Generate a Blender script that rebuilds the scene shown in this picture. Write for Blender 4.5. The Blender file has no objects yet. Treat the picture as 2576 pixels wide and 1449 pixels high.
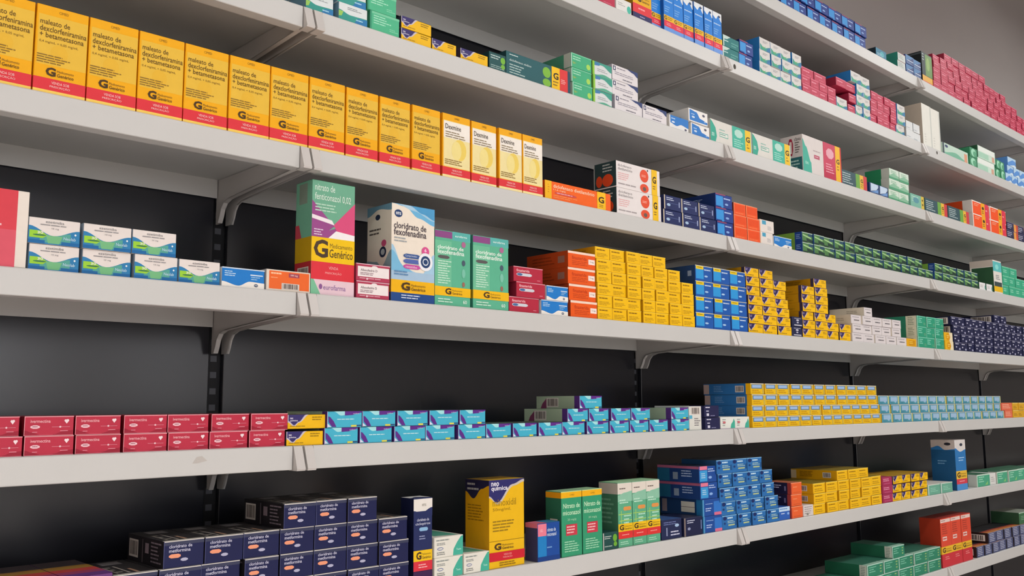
import bpy, bmesh, math, random
from mathutils import Vector, Euler
random.seed(7)
SC = bpy.context.scene
COL = SC.collection
# ------------------------------------------------------------------ camera, world, lights, exposure
ZB = 1.60                                   # height of the fifth shelf above the floor
IW, IH, FPX = 2576, 1449, 2339.87
cd = bpy.data.cameras.new('camera'); cam = bpy.data.objects.new('camera', cd); COL.objects.link(cam)
cd.sensor_fit = 'HORIZONTAL'; cd.sensor_width = 36.0; cd.lens = 36.0 * FPX / IW
cam.location = (-0.7686, -1.2817, ZB - 0.1760)
cam.rotation_euler = (math.radians(97.10895), math.radians(0.31089), math.radians(-43.45442))
cd.clip_start = 0.02; cd.clip_end = 50
SC.camera = cam
SC.view_settings.view_transform = 'Standard'; SC.view_settings.look = 'None'
SC.view_settings.gamma = 1.0; SC.view_settings.use_curve_mapping = False
SC.view_settings.exposure = -0.09
wd = bpy.data.worlds.new('world'); SC.world = wd; wd.use_nodes = True
wd.node_tree.nodes['Background'].inputs[0].default_value = (0.75, 0.78, 0.85, 1)
wd.node_tree.nodes['Background'].inputs[1].default_value = 0.15
def area(x, y, z, sx, sy, power, color, rot=(0, 0, 0)):  # serves the ceiling panels and the added fill lights
    l = bpy.data.lights.new('ceiling_and_fill_light', 'AREA'); l.shape = 'RECTANGLE'; l.size = sx; l.size_y = sy
    l.energy = power; l.color = color
    o = bpy.data.objects.new('ceiling_and_fill_light', l); COL.objects.link(o); o.location = (x, y, z); o.rotation_euler = rot; return o
for lx, pw in ((-1.6, 8), (0.0, 9), (1.6, 14), (3.2, 21), (4.8, 20)):
    area(lx, -1.45, 3.16, 1.2, 0.30, pw, (0.99, 0.985, 0.975))
for lx, pw in ((-1.6, 40), (-0.4, 38), (0.9, 22), (2.4, 6), (3.9, 3)):            # unseen downlights, added so floor and front wall bounce light under the shelves
    area(lx, -3.0, 3.16, 0.5, 0.5, pw, (0.99, 0.985, 0.975)).data.spread = math.radians(115)
area(4.5, -0.7, 3.5, 0.6, 0.3, 12, (1.0, 0.985, 0.96))  # unseen extra lamp, added to brighten the wall and top shelf at right
area(-0.6, -4.42, 1.85, 3.2, 1.1, 38, (0.92, 0.94, 1.0), (math.radians(90), 0, 0))      # unseen bright source behind the camera, added for panel reflections and cool fill
area(1.95, -4.42, 1.75, 0.7, 0.8, 5, (0.92, 0.94, 1.0), (math.radians(90), 0, 0))  # second added source, for the smaller soft spot on the back panels
CR = cam.rotation_euler.to_matrix()
def proj(x, y, z):
    q = CR.transposed() @ (Vector((x, y, z)) - cam.location)
    return IW / 2 + FPX * q.x / -q.z, IH / 2 - FPX * q.y / -q.z
def gx(px, y, z):                           # where along the shelf (depth y, height z) a thing seen at column px stands
    a, b = -1.5, 6.0
    for _ in range(50):
        m = (a + b) / 2
        if proj(m, y, z)[0] < px: a = m
        else: b = m
    return (a + b) / 2
# ------------------------------------------------------------------ materials
MATS = {}
def lin(c): return tuple(((v / 12.92) if v <= 0.04045 else ((v + 0.055) / 1.055) ** 2.4) for v in c)
def hexc(h): return lin([int(h[i:i + 2], 16) / 255 for i in (0, 2, 4)])
def mat(key, rough=0.48, noise=0.05, scale=60.0, bump=0.0, spec=0.28, metal=0.0, tag_=''):
    k = key + tag_
    if k in MATS: return MATS[k]
    m = bpy.data.materials.new('mat_' + k); m.use_nodes = True; nt = m.node_tree
    b = nt.nodes['Principled BSDF']; r, g, bl = hexc(key)
    b.inputs['Roughness'].default_value = rough; b.inputs['Specular IOR Level'].default_value = spec
    b.inputs['Metallic'].default_value = metal
    tc = nt.nodes.new('ShaderNodeTexCoord'); nz = nt.nodes.new('ShaderNodeTexNoise')
    nz.inputs['Scale'].default_value = scale; nz.inputs['Detail'].default_value = 2
    nt.links.new(tc.outputs['Object'], nz.inputs['Vector'])
    mx = nt.nodes.new('ShaderNodeMix'); mx.data_type = 'RGBA'
    mx.inputs['A'].default_value = (r * (1 - noise), g * (1 - noise), bl * (1 - noise), 1)
    mx.inputs['B'].default_value = (min(1, r * (1 + noise)), min(1, g * (1 + noise)), min(1, bl * (1 + noise)), 1)
    nt.links.new(nz.outputs['Fac'], mx.inputs['Factor']); nt.links.new(mx.outputs['Result'], b.inputs['Base Color'])
    if bump:
        bp = nt.nodes.new('ShaderNodeBump'); bp.inputs['Strength'].default_value = bump; bp.inputs['Distance'].default_value = 0.001
        nt.links.new(nz.outputs['Fac'], bp.inputs['Height']); nt.links.new(bp.outputs['Normal'], b.inputs['Normal'])
    MATS[k] = m
    return m
# ------------------------------------------------------------------ mesh builder
class MB:
    def __init__(s): s.v = []; s.f = []; s.m = []; s.mats = []
    def mi(s, m):
        if m not in s.mats: s.mats.append(m)
        return s.mats.index(m)
    def poly(s, pts, m):
        i = len(s.v); s.v += [tuple(p) for p in pts]; s.f.append(list(range(i, i + len(pts)))); s.m.append(s.mi(m))
    def box(s, a, b, m, ch=0.0):
        x0, y0, z0 = a; x1, y1, z1 = b
        if ch <= 0:
            i = len(s.v); s.v += [(x, y, z) for z in (z0, z1) for x, y in ((x0, y0), (x1, y0), (x1, y1), (x0, y1))]
            for q in ((3, 2, 1, 0), (4, 5, 6, 7), (0, 1, 5, 4), (1, 2, 6, 5), (2, 3, 7, 6), (3, 0, 4, 7)):
                s.f.append([i + k for k in q]); s.m.append(s.mi(m))
            return
        bm = bmesh.new(); bmesh.ops.create_cube(bm, size=1)
        for v in bm.verts: v.co = Vector((x0 + (v.co.x + .5) * (x1 - x0), y0 + (v.co.y + .5) * (y1 - y0), z0 + (v.co.z + .5) * (z1 - z0)))
        bmesh.ops.bevel(bm, geom=bm.edges[:], offset=ch, segments=1, affect='EDGES')
        i = len(s.v); bm.verts.index_update(); s.v += [tuple(v.co) for v in bm.verts]
        for f in bm.faces: s.f.append([i + v.index for v in f.verts]); s.m.append(s.mi(m))
        bm.free()
    def prism(s, prof, x0, x1, m):          # (y, z) outline extruded along x
        n = len(prof); i = len(s.v); s.v += [(x0, y, z) for y, z in prof] + [(x1, y, z) for y, z in prof]; k = s.mi(m)
        s.f.append([i + j for j in range(n)]); s.m.append(k); s.f.append([i + n + j for j in reversed(range(n))]); s.m.append(k)
        for j in range(n):
            q = (j + 1) % n; s.f.append([i + j, i + n + j, i + n + q, i + q]); s.m.append(k)
    def mesh(s, name):
        me = bpy.data.meshes.new(name); me.from_pydata(s.v, [], s.f)
        for m in s.mats: me.materials.append(m)
        me.polygons.foreach_set('material_index', s.m); me.update()
        return me
    def build(s, name, parent=None, fix=True):
        me = s.mesh(name)
        if fix:
            bm = bmesh.new(); bm.from_mesh(me); bmesh.ops.recalc_face_normals(bm, faces=bm.faces[:]); bm.to_mesh(me); bm.free()
        return link(name, me, parent)
def link(name, me, parent=None):
    o = bpy.data.objects.new(name, me); COL.objects.link(o)
    if parent: o.parent = parent
    return o
def tag(o, label, cat, group=None):
    o['label'] = label; o['category'] = cat
    if group: o['group'] = group
    return o
def empty(name, loc):
    o = bpy.data.objects.new(name, None); COL.objects.link(o); o.location = loc; o.empty_display_size = 0.05
    return o
# ------------------------------------------------------------------ setting
W = 1.2; D = 0.304
SZ = {1: -.7096, 2: -.4741, 3: -.2382, 4: 0.0, 5: .2356, 6: .4695, 7: .7042, 8: .9379}
SZ = {k: v + ZB for k, v in SZ.items()}
def struct(name, a, b, m):
    q = MB(); q.box(a, b, m); o = q.build(name); o['kind'] = 'structure'; return o
struct('floor', (-3.2, -4.6, -0.1), (6.6, 0.5, 0.0), mat('D8CCC6', rough=0.45, noise=0.06, scale=6))
struct('ceiling', (-3.2, -4.6, 3.9), (6.6, 0.5, 4.0), mat('D8D4CE', rough=0.8, noise=0.02, scale=3))
struct('wall_back', (-3.2, 0.345, 0.0), (6.6, 0.5, 3.9), mat('A09A98', rough=0.75, noise=0.03, scale=2))
struct('wall_front', (-3.2, -4.6, 0.0), (6.6, -4.5, 3.9), mat('E2DEDA', rough=0.8, noise=0.03, scale=2))
struct('wall_left', (-3.3, -4.6, 0.0), (-3.2, 0.5, 3.9), mat('D2CECA', rough=0.8, noise=0.03, scale=2))
struct('wall_right', (6.6, -4.6, 0.0), (6.7, 0.5, 3.9), mat('8C8884', rough=0.8, noise=0.03, scale=2))
# ------------------------------------------------------------------ shelving
MW = mat('CACAC7', rough=0.38, noise=0.02, scale=9, spec=0.5, tag_='shelf')
MWb = mat('C9C5C1', rough=0.36, noise=0.02, scale=9, tag_='bracket')
MSC = mat('BEB9B3', rough=0.5, tag_='scuff')
MBK = mat('222329', rough=0.24, noise=0.06, scale=3, spec=0.58, tag_='panel')
MUP = mat('17171A', rough=0.5, tag_='upright'); MSL = mat('55565C', rough=0.4, tag_='slot'); MHO = mat('4A463E', rough=0.7, tag_='hole')
BAYN = ['leftmost bay', 'second bay', 'third bay', 'fourth bay', 'far right bay']
LN = {8: 'highest shelf', 7: 'second-highest shelf', 6: 'third-highest shelf', 5: 'fourth-highest shelf', 4: 'fifth-highest shelf', 3: 'sixth-highest shelf', 2: 'second-lowest shelf', 1: 'lowest shelf'}
def tray_mesh(x0, x1):
    q = MB(); t = .0016
    q.prism([(0.0015, 0), (0, -.0015), (0, -.0352), (.001, -.0362), (.024, -.0362), (.024, -.0346), (t, -.0346), (t, -.0010), (.004, -.0008), (.004, 0)], x0, x1, MW)
    q.prism([(.004, 0), (.004, -t), (D - .001, -t), (D - .001, 0)], .0006, W - .0006, MW)
    q.prism([(D - .0076, -t), (D - .0076, -.0362), (D - .006, -.0362), (D - .006, -t)], .0125, W - .0125, MW)
    return q
def bracket_parts(parent, x, side):
    pl = [(.003, -.0022), (.003, -.034), (.03, -.0345), (.175, -.041), (.245, -.0455), (.262, -.0505), (.271, -.060), (.276, -.073), (.282, -.084), (D - .002, -.084), (D - .002, -.0022)]
    q = MB(); q.prism(pl, x - .0015, x + .0015, MWb)
    path = pl[1:9]; wv = .0055
    for (y0, z0), (y1, z1) in zip(path, path[1:]):
        q.poly([(x - .0015, y0, z0), (x - .0015 + side * wv, y0, z0), (x - .0015 + side * wv, y1, z1), (x - .0015, y1, z1)], MWb)
        q.poly([(x - .0015, y0, z0 + .0012), (x - .0015 + side * wv, y0, z0 + .0012), (x - .0015 + side * wv, y1, z1 + .0012), (x - .0015, y1, z1 + .0012)], MWb)
    b = q.build('bracket', parent, fix=False)
    c = MB(); c.prism([(.002, .0002), (-.0008, -.001), (-.0125, -.0345), (-.011, -.0375), (.012, -.0375), (.012, .0002)], x - .0075, x + .0075, MWb)
    c.build('end_cap', b)
for L in range(1, 9):
    for bay in range(5):
        if (L == 8 and bay < 1) or (L == 1 and bay < 1): continue
        X0 = (bay - 1) * W
        r = empty('shelf', (X0, 0, SZ[L]))
        tag(r, 'white metal shelf, %s in the %s' % (LN[L], BAYN[bay]), 'shelf', 'white gondola shelves')
        q = tray_mesh(.0185, W - .0185)
        if (L, bay) == (3, 0):
            q.poly([(1.028, -.0002, -.010), (1.036, -.0002, -.009), (1.044, -.0002, -.016), (1.030, -.0002, -.019), (1.022, -.0002, -.019)], MSC)
        if (L, bay) == (7, 2):
            q.poly([(.045 + .006 * math.cos(a), -.0002, -.018 + .007 * math.sin(a)) for a in [k * math.pi / 6 for k in range(12)]], MHO)
        if (L, bay) == (7, 3): q.poly([(.11 + .006 * math.cos(a), -.0002, -.012 + .006 * math.sin(a)) for a in [k * math.pi / 6 for k in range(12)]], MHO)
        q.build('tray', r)
        bracket_parts(r, .0095, 1); bracket_parts(r, W - .0095, -1)
for bay in range(5):
    X0 = (bay - 1) * W
    q = MB(); q.box((X0 + .014, D, .35), (X0 + W - .014, D + .012, 2.60), MBK, .001)
    tag(q.build('back_panel'), 'black glossy back panel behind the shelves of the %s' % BAYN[bay], 'panel', 'black back panels')
for j in range(-1, 5):
    X0 = j * W; q = MB(); q.box((X0 - .0135, D + .0112, 0.05), (X0 + .0135, D + .036, 2.60), MUP)
    z = .36
    while z < 2.58:
        q.poly([(X0 - .006, D + .0108, z), (X0 + .006, D + .0108, z), (X0 + .006, D + .0108, z + .011), (X0 - .006, D + .0108, z + .011)], MSL); z += .0293
    if j >= 0: tag(q.build('slotted_upright'), 'black slotted upright post %s' % ['between leftmost and second bay', 'between second and third bay', 'between third and fourth bay', 'between fourth and far right bay', 'at the far right end'][j], 'upright post', 'slotted upright posts')
# ------------------------------------------------------------------ cartons
TXT = {}
def text_tris(s, bold):
    k = (s, bold)
    if k in TXT: return TXT[k]
    cu = bpy.data.curves.new('t', 'FONT'); cu.body = s; cu.resolution_u = 2; cu.offset = 0.022 * bold
    o = bpy.data.objects.new('t', cu); me = bpy.data.meshes.new_from_object(o)
    vs = [(v.co.x, v.co.y) for v in me.vertices]; fs = [list(p.vertices) for p in me.polygons]
    bpy.data.objects.remove(o); bpy.data.curves.remove(cu); bpy.data.meshes.remove(me)
    a = min(v[0] for v in vs); b = max(v[0] for v in vs); c = min(v[1] for v in vs); d = max(v[1] for v in vs)
    vs = [((x - a) / (b - a), (y - c) / (d - c)) for x, y in vs]
    TXT[k] = (vs, fs); return TXT[k]
class Face:
    def __init__(s, q, F, e): s.q = q; s.F = F; s.e = e; s.n = 1
    def pt(s, u, v): return s.F(u / 100, v / 100, s.e * s.n)
    def draw(s, sh):
        t = sh[0]; q = s.q
        if t == 'r': _, c, a, b, u, v = sh; q.poly([s.pt(a, b), s.pt(u, b), s.pt(u, v), s.pt(a, v)], mat(c))
        elif t == 'p': c, P = sh[1], sh[2]; q.poly([s.pt(P[i], P[i + 1]) for i in range(0, len(P), 2)], mat(c))
        elif t == 'e':
            _, c, a, b, ru, rv = sh; q.poly([s.pt(a + ru * math.cos(k * math.pi / 8), b + rv * math.sin(k * math.pi / 8)) for k in range(16)], mat(c))
        elif t == 'o':                       # pill
            _, c, a, b, u, v = sh; k = min((u - a) * .3, 6); h = (v - b) * .3
            q.poly([s.pt(*p) for p in ((a + k, b), (u - k, b), (u, b + h), (u, v - h), (u - k, v), (a + k, v), (a, v - h), (a, b + h))], mat(c))
        elif t == 'w':                       # area between a smooth curve and the level edge v
            _, c, P, ed = sh; pts = []
            for i in range(0, len(P) - 2, 2):
                u0, v0, u1, v1 = P[i:i + 4]
                for k in range(7): w = k / 7; pts.append((u0 + (u1 - u0) * w, v0 + (v1 - v0) * (1 - math.cos(math.pi * w)) / 2))
            pts.append((P[-2], P[-1])); q.poly([s.pt(*p) for p in pts] + [s.pt(P[-2], ed), s.pt(P[0], ed)], mat(c))
        elif t == 't':
            c, tx, a, b, u, v = sh[1:7]; bold = sh[7] if len(sh) > 7 else 0
            vs, fs = text_tris(tx, bold); i = len(q.v); q.v += [tuple(s.pt(a + (u - a) * x, b + (v - b) * y)) for x, y in vs]; k = q.mi(mat(c))
            for f in fs: q.f.append([i + j for j in f]); q.m.append(k)
        elif t == 'n':                       # lines of print too small to read
            _, c, a, b, u, v, k = sh; st = (v - b) / k; rr = random.Random(int(a * 7 + b * 3 + k))
            for j in range(k):
                z = v - st * (j + .62); e = a + (u - a) * rr.uniform(.62, 1); x = a
                while x < e - 1:
                    y = min(e, x + (u - a) * rr.uniform(.14, .34)); q.poly([s.pt(x, z), s.pt(y, z), s.pt(y, z + st * .42), s.pt(x, z + st * .42)], mat(c)); x = y + (u - a) * .025
        elif t == 'b':                       # barcode, bars upright
            _, a, b, u, v = sh; s.draw(('r', 'D8D0C8', a, b, u, v)); s.n += 1; x = a + (u - a) * .08; rr = random.Random(3)
            while x < u - (u - a) * .08:
                w = (u - a) * rr.choice((.02, .035, .05)); q.poly([s.pt(x, b + (v - b) * .12), s.pt(x + w, b + (v - b) * .12), s.pt(x + w, v - (v - b) * .1), s.pt(x, v - (v - b) * .1)], mat('4A3E3A')); x += w + (u - a) * rr.choice((.02, .03, .045))
        elif t == 'g':                       # generic-medicine mark: G, two words
            _, a, b, u, v = sh[:5]; gw = min((u - a) * .36, 999)
            s.draw(('t', '4A3418', 'G', a, b + (v - b) * .12, a + gw, v - (v - b) * .1, 1.9))
            s.draw(('t', '6A4E20', 'Medicamento', a + gw * 1.12, b + (v - b) * .55, u, b + (v - b) * .76)); s.draw(('t', '5A4018', 'Genérico', a + gw * 1.12, b + (v - b) * .16, u, b + (v - b) * .46, .6))
        s.n += 1
KINDS = {}
def kind(name, w, h, d, base, front=(), side=(), top=(), ch=.0007):
    KINDS[name] = dict(w=w, h=h, d=d, base=base, front=front, side=side, top=top, ch=ch, me=None)
def kmesh(k):
    K = KINDS[k]
    if K['me'] is None:
        q = MB(); w, h, d = K['w'], K['h'], K['d']; q.box((-w / 2, 0, 0), (w / 2, d, h), mat(K['base']), K['ch']); e = .00005
        for lst, F in ((K['front'], lambda u, v, o: (-w / 2 + u * w, -o, v * h)), (K['side'], lambda u, v, o: (-w / 2 - o, d - u * d, v * h)), (K['top'], lambda u, v, o: (-w / 2 + u * w, v * d, h + o))):
            fc = Face(q, F, e)
            for sh in lst: fc.draw(sh)
        K['me'] = q.mesh('medicine_box')
    return K['me']
ORD = ['leftmost', 'second from left', 'third from left', 'fourth from left', 'fifth from left', 'sixth from left', 'seventh from left', 'eighth from left', 'ninth from left', 'tenth from left', 'eleventh from left', 'twelfth from left', 'thirteenth from left', 'fourteenth from left', 'fifteenth from left', 'sixteenth from left', 'seventeenth from left', 'eighteenth from left']
ROW = ['bottom row', 'second row', 'third row', 'fourth row', 'fifth row', 'sixth row', 'seventh row']
SEEN = {}
def tint(k):
    import colorsys
    c = KINDS[k]['base']; r, g, b = [int(c[i:i + 2], 16) / 255 for i in (0, 2, 4)]; h, l, s_ = colorsys.rgb_to_hls(r, g, b); h *= 360
    if l > .72 and s_ < .6: n = 'white'
    elif l < .17: n = 'dark'
    elif h < 13 or h > 310: n = 'red'
    elif h < 36: n = 'orange'
    elif h < 60: n = 'yellow'
    elif h < 166: n = 'green'
    elif h < 196: n = 'teal'
    elif l < .28: n = 'navy'
    else: n = 'blue'
    return ('tall_' if KINDS[k]['h'] > .09 else '') + n + '_medicine_box'
def put(k, X0, X1, y, z, label, group, name='medicine_box', rot=0.0, row_name=None):
    K = KINDS[k]; w = K['w']; o = link(tint(k), kmesh(k))
    g = min(.0016, (X1 - X0) * .02)
    o.location = ((X0 + X1) / 2, y, z); o.scale = ((X1 - X0 - g) / w, 1, 1); o.rotation_euler = (0, 0, rot)
    n = len(label.replace(',', ' ').split())

    if label in SEEN: print('DUP LABEL', label)
    SEEN[label] = 1
    return tag(o, label, 'medicine box', group)
LS = {8: 'highest shelf', 7: 'second-highest shelf', 6: 'third-highest shelf', 5: 'fourth-highest shelf', 4: 'fifth-highest shelf', 3: 'sixth-highest shelf', 2: 'second-lowest shelf', 1: 'lowest shelf'}
def grid(k, L, rows, desc, grp=None, y=.004, z0=0.0, r0=0, nrows=None, name='medicine_box', jit=.004, rowh=None, gap=.0035):
    """rows: bottom to top, (px of left edge, px of right edge, count) on the front plane"""
    K = KINDS[k]; h = rowh or K['h'] + .0004; tot = nrows or (len(rows) + r0)
    many = sum(r[2] for r in rows if r) > 1
    for r, row in enumerate(rows):
        if not row: continue
        z = SZ[L] + .0003 + z0 + r * h; a = gx(row[0], y, z + h / 2); b = gx(row[1], y, z + h / 2); n = row[2]; p = (b - a) / n
        for i in range(n):
            gp = gap * random.uniform(.6, 1.4) if n >= 4 and i and random.random() < .28 else 0
            lab = desc
            if n > 1: lab += ', ' + ('rightmost' if i == n - 1 else ORD[i])
            if tot > 1: lab += (', ' if n == 1 else ' in ') + ('top row' if r + r0 == tot - 1 else ROW[r + r0])
            lab += ', ' + LS[L]
            put(k, a + i * p + gp, a + (i + 1) * p, y + random.uniform(0, jit), z, lab, grp or (desc.split(',')[0] + ', ' + LS[L] if many else None), name)
# ---- carton designs: width, height, depth, body colour, prints on front / left side / top; many left-side colours carry painted shade
YB, YD, YL = 'F2AE08', 'EFA204', 'E7BB3E'
def gpanel(v0, v1, u0=0, u1=100, c='F2BE12'): return [('r', c, u0, v0, u1, v1)]
TYs = [('r', 'E23A3C', 0, 3.5, 100, 17), ('r', YD, 0, 89, 100, 100)]
kind('syrup', .0685, .12, .055, YB, [('r', YL, 4, 32, 99, 89), ('e', 'E6B634', 46, 47, 17, 10), ('r', 'DE3640', 0, 3.5, 100, 17), ('r', 'F6D060', 0, 0, 100, 3.5),
 ('t', '7A5A18', 'CIMED', 42, 93, 60, 96), ('t', '5E4416', 'maleato de', 7, 78, 64, 84, .3), ('t', '5E4416', 'dexclorfeniramina', 7, 70, 97, 76.5, .3), ('t', '5E4416', '+ betametasona', 7, 63, 92, 69, .3),
 ('t', '7A5C24', '0,4 mg/mL + 0,05 mg/mL', 7, 56, 82, 59.5), ('n', '8A6A2A', 4, 33, 70, 44, 4), ('g', 22, 18, 76, 31), ('t', 'F6D0CC', 'VENDA SOB', 34, 11, 68, 14), ('t', 'F6D0CC', 'PRESCRIÇÃO', 31, 6.5, 70, 9.8)], TYs)
kind('dex', .0685, .12, .055, YB, [('r', 'EEDFA0', 4, 17, 99, 89), ('r', 'F1EBE0', 4, 62, 99, 88), ('e', 'EBCF62', 62, 46, 24, 17), ('e', 'EEDD8E', 50, 44, 18, 15), ('r', 'DC343C', 0, 4, 100, 16), ('r', 'F4E2A0', 0, 0, 100, 4),
 ('t', '7A5A18', 'CIMED', 42, 93, 60, 96), ('t', '4A3E38', 'Dexmine', 10, 76, 66, 84, .4), ('n', '8E7E60', 10, 62, 88, 73, 3), ('n', '8A6A2A', 8, 20, 70, 29, 3), ('t', 'F6D0CC', 'VENDA SOB', 34, 10.5, 68, 13.5), ('t', 'F6D0CC', 'PRESCRIÇÃO', 31, 6.2, 70, 9.2)], TYs)
kind('red', .155, .0995, .06, 'E8DFD4', [('r', 'D8424E', 0, 0, 90.5, 100), ('p', 'DC4638', [50, 100, 76, 100, 72, 74, 50, 66]), ('r', 'DA5868', 0, 0, 90.5, 48), ('n', 'F0C0C4', 40, 44, 89, 56, 2)])
EZ = [('w', '2F80B4', [0, 68, 48, 34, 100, 62], 0), ('w', '57A79A', [22, 40, 50, 34, 82, 48], 6), ('p', '76BC84', [38, 4, 60, 4, 66, 34, 34, 34]), ('p', '9BD23A', [2, 50, 24, 50, 36, 34, 28, 22, 2, 22]), ('o', '3C7A50', 9, 30, 34, 36), ('r', '1C68A4', 0, 0, 32, 14), ('r', '1C68A4', 64, 0, 100, 14),
 ('t', 'F4F2EC', '30', 17, 38, 28, 48, .6), ('t', '6E6C70', 'ezetimiba', 32, 82, 68, 92), ('n', '8C8A8C', 22, 70, 80, 78, 1), ('t', '77757A', '10 mg', 44, 58, 58, 65), ('t', 'BFE0EE', 'Neolab', 68, 22, 92, 34, .4), ('e', 'E8F4F8', 91, 46, 2, 4)]
kind('ezet', .0645, .034, .12, 'E6DED8', EZ, [('r', '8CA0B4', 0, 0, 100, 100), ('r', '2F80B4', 70, 4, 92, 60)])
kind('bluewave', .076, .029, .12, '1F7CCC', [('w', 'EEEAE2', [0, 26, 38, 8, 66, 34, 100, 30], 0), ('n', 'BFDCF0', 6, 52, 36, 84, 3), ('r', 'D8E8F4', 66, 66, 96, 72), ('n', '9CC6E6', 68, 40, 90, 62, 2), ('e', '33405C', 80, 16, 5, 8), ('t', 'D8E0E8', 'ems', 76.5, 13, 83.5, 20, .5), ('r', 'D0E0EE', 0, 94, 100, 100)], [('r', 'DCE4EA', 90, 0, 100, 100)])
kind('orangebar', .079, .0325, .12, 'E2D8CA', [('r', 'EC6A2C', 6, 8, 97, 94), ('n', 'F8C8A0', 10, 72, 38, 90, 1), ('n', 'F4A878', 10, 56, 32, 66, 1), ('r', 'A8485A', 50, 68, 74, 88), ('t', 'F2E4DA', '100 mg', 54, 73, 70, 83, .4), ('b', 34, 8, 74, 38)], [('r', 'D8D0C4', 0, 0, 100, 100)])
kind('fentic', .083, .187, .05, '6FAE90', [('p', '9A4C8C', [0, 82, 0, 55, 34, 55, 52, 61]), ('p', '9A4C8C', [0, 56, 34, 56, 60, 60, 70, 50, 42, 50, 0, 50]), ('p', 'D8507E', [100, 84, 100, 53, 64, 53, 50, 62]), ('p', 'F0E8EC', [0, 66, 52, 62, 46, 66, 0, 69.5]), ('p', 'F4F0F0', [38, 50, 100, 50, 100, 55, 56, 57]),
 ('t', 'D8ECDE', 'nitrato de', 6, 91, 52, 97, .3), ('t', 'D8ECDE', 'fenticonazol 0,02', 6, 82, 90, 89, .3), ('n', 'B8DCC6', 7, 72, 58, 80, 3), ('n', 'E4D0E4', 5, 51, 28, 57.5, 3), ('r', 'F0C40C', 0, 28.5, 100, 50), ('t', '4A3A2A', 'G', 5, 32, 38, 48, 1.5), ('t', '6A5620', 'Medicamento', 42, 41.5, 95, 45.5), ('t', '5A4820', 'Genérico', 41, 33, 96, 40.5, .5),
 ('r', 'DC3440', 0, 13, 100, 28.5), ('t', 'F0B0AC', 'VENDA', 40, 22.5, 62, 25), ('t', 'F0B0AC', 'PRESCRIÇÃO', 32, 18, 70, 20.5), ('r', 'E6C8D2', 0, 0, 100, 13), ('p', '7CC09A', [0, 13, 6, 13, 22, 0, 0, 0]), ('t', '8C6A9C', 'eurofarma', 28, 4.5, 80, 9, .5), ('e', '8C5A94', 22, 7, 4, 2.4)],
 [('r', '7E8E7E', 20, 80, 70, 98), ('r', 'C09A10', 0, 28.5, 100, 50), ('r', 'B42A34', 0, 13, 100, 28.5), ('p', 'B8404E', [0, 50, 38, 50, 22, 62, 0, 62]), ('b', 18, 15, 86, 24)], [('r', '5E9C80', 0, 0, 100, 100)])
kind('allexo', .0695, .0288, .1, 'B23A56', [('r', 'EFE6E4', 5, 24, 97, 84), ('e', 'EFE6E4', 54, 84, 9, 8), ('t', '5A3C48', 'Allexofedrin D', 13, 56, 62, 70, .5), ('n', '8A6A74', 12, 32, 62, 50, 2), ('n', 'E0A8B4', 10, 8, 80, 20, 1), ('e', 'F0D0D8', 32, 13, 3, 6), ('r', 'E8B8C4', 0, 95, 100, 100)], [('r', '983048', 0, 0, 100, 100)])
kind('fexow', .0945, .1705, .073, 'ECE2D2', [('w', '6CB4DC', [0, 100, 30, 98, 62, 88, 100, 82], 100), ('w', 'A9CEE4', [10, 100, 50, 95, 100, 87], 100), ('w', '4E9CCC', [40, 100, 72, 93, 100, 88], 100), ('w', 'A4CCE4', [0, 58, 28, 34, 70, 30, 100, 52], 22), ('w', '7ABADC', [0, 52, 30, 36, 56, 30, 82, 31], 30), ('r', 'A6C4DC', 0, 22, 100, 31), ('r', 'F0B60C', 0, 9, 100, 22), ('r', '1F4888', 0, 0, 100, 9),
 ('e', '24406E', 15, 90, 9, 4), ('t', 'E8ECF0', 'ems', 9, 88.5, 21, 91.5, .6), ('t', '4A4048', 'cloridrato de', 5, 74.5, 80, 81, .6), ('t', '4A4048', 'fexofenadina', 5, 67.5, 80, 74.5, .6), ('n', '9CA4A8', 6, 60, 46, 66, 2), ('e', 'D85490', 78, 54, 9, 5), ('t', 'F4E0EA', '6', 75.5, 53.5, 80.5, 57, 1), ('o', '3C5A94', 27, 45, 66, 49.5), ('o', '5468AC', 27, 39.5, 66, 44), ('o', 'C850A0', 27, 34, 66, 38.5), ('t', 'DCE4F4', 'Comprimidos', 31, 46, 58, 48.5), ('t', 'F4DCEC', 'revestidos', 32, 35, 58, 37.5), ('e', 'EDF0F4', 78, 43, 17, 9.5), ('e', '24406E', 78, 43, 11.5, 6.4), ('e', 'D8E0E8', 78, 43, 7, 3.8), ('e', '24406E', 78, 43, 5, 2.6), ('n', '5A88B4', 6, 26, 42, 31.5, 2), ('g', 22, 10, 78, 21), ('n', 'D0DCF0', 22, 2.5, 74, 7.5, 2)],
 [('w', '6C98AE', [0, 90, 50, 96, 100, 93], 100), ('w', '8CA4AC', [0, 44, 40, 42, 60, 36, 100, 52], 0), ('r', 'B8860C', 0, 9, 100, 22), ('r', '1A3868', 0, 0, 100, 9), ('e', '24304A', 44, 88, 10, 3), ('n', '5A524C', 10, 69, 70, 77, 2), ('e', 'C8507A', 70, 60, 10, 3.6), ('e', '24304A', 66, 51, 14, 5.6), ('e', 'A8B0B4', 66, 51, 8, 3.2)], [('r', '7EB0CC', 0, 0, 100, 100)])
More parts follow.
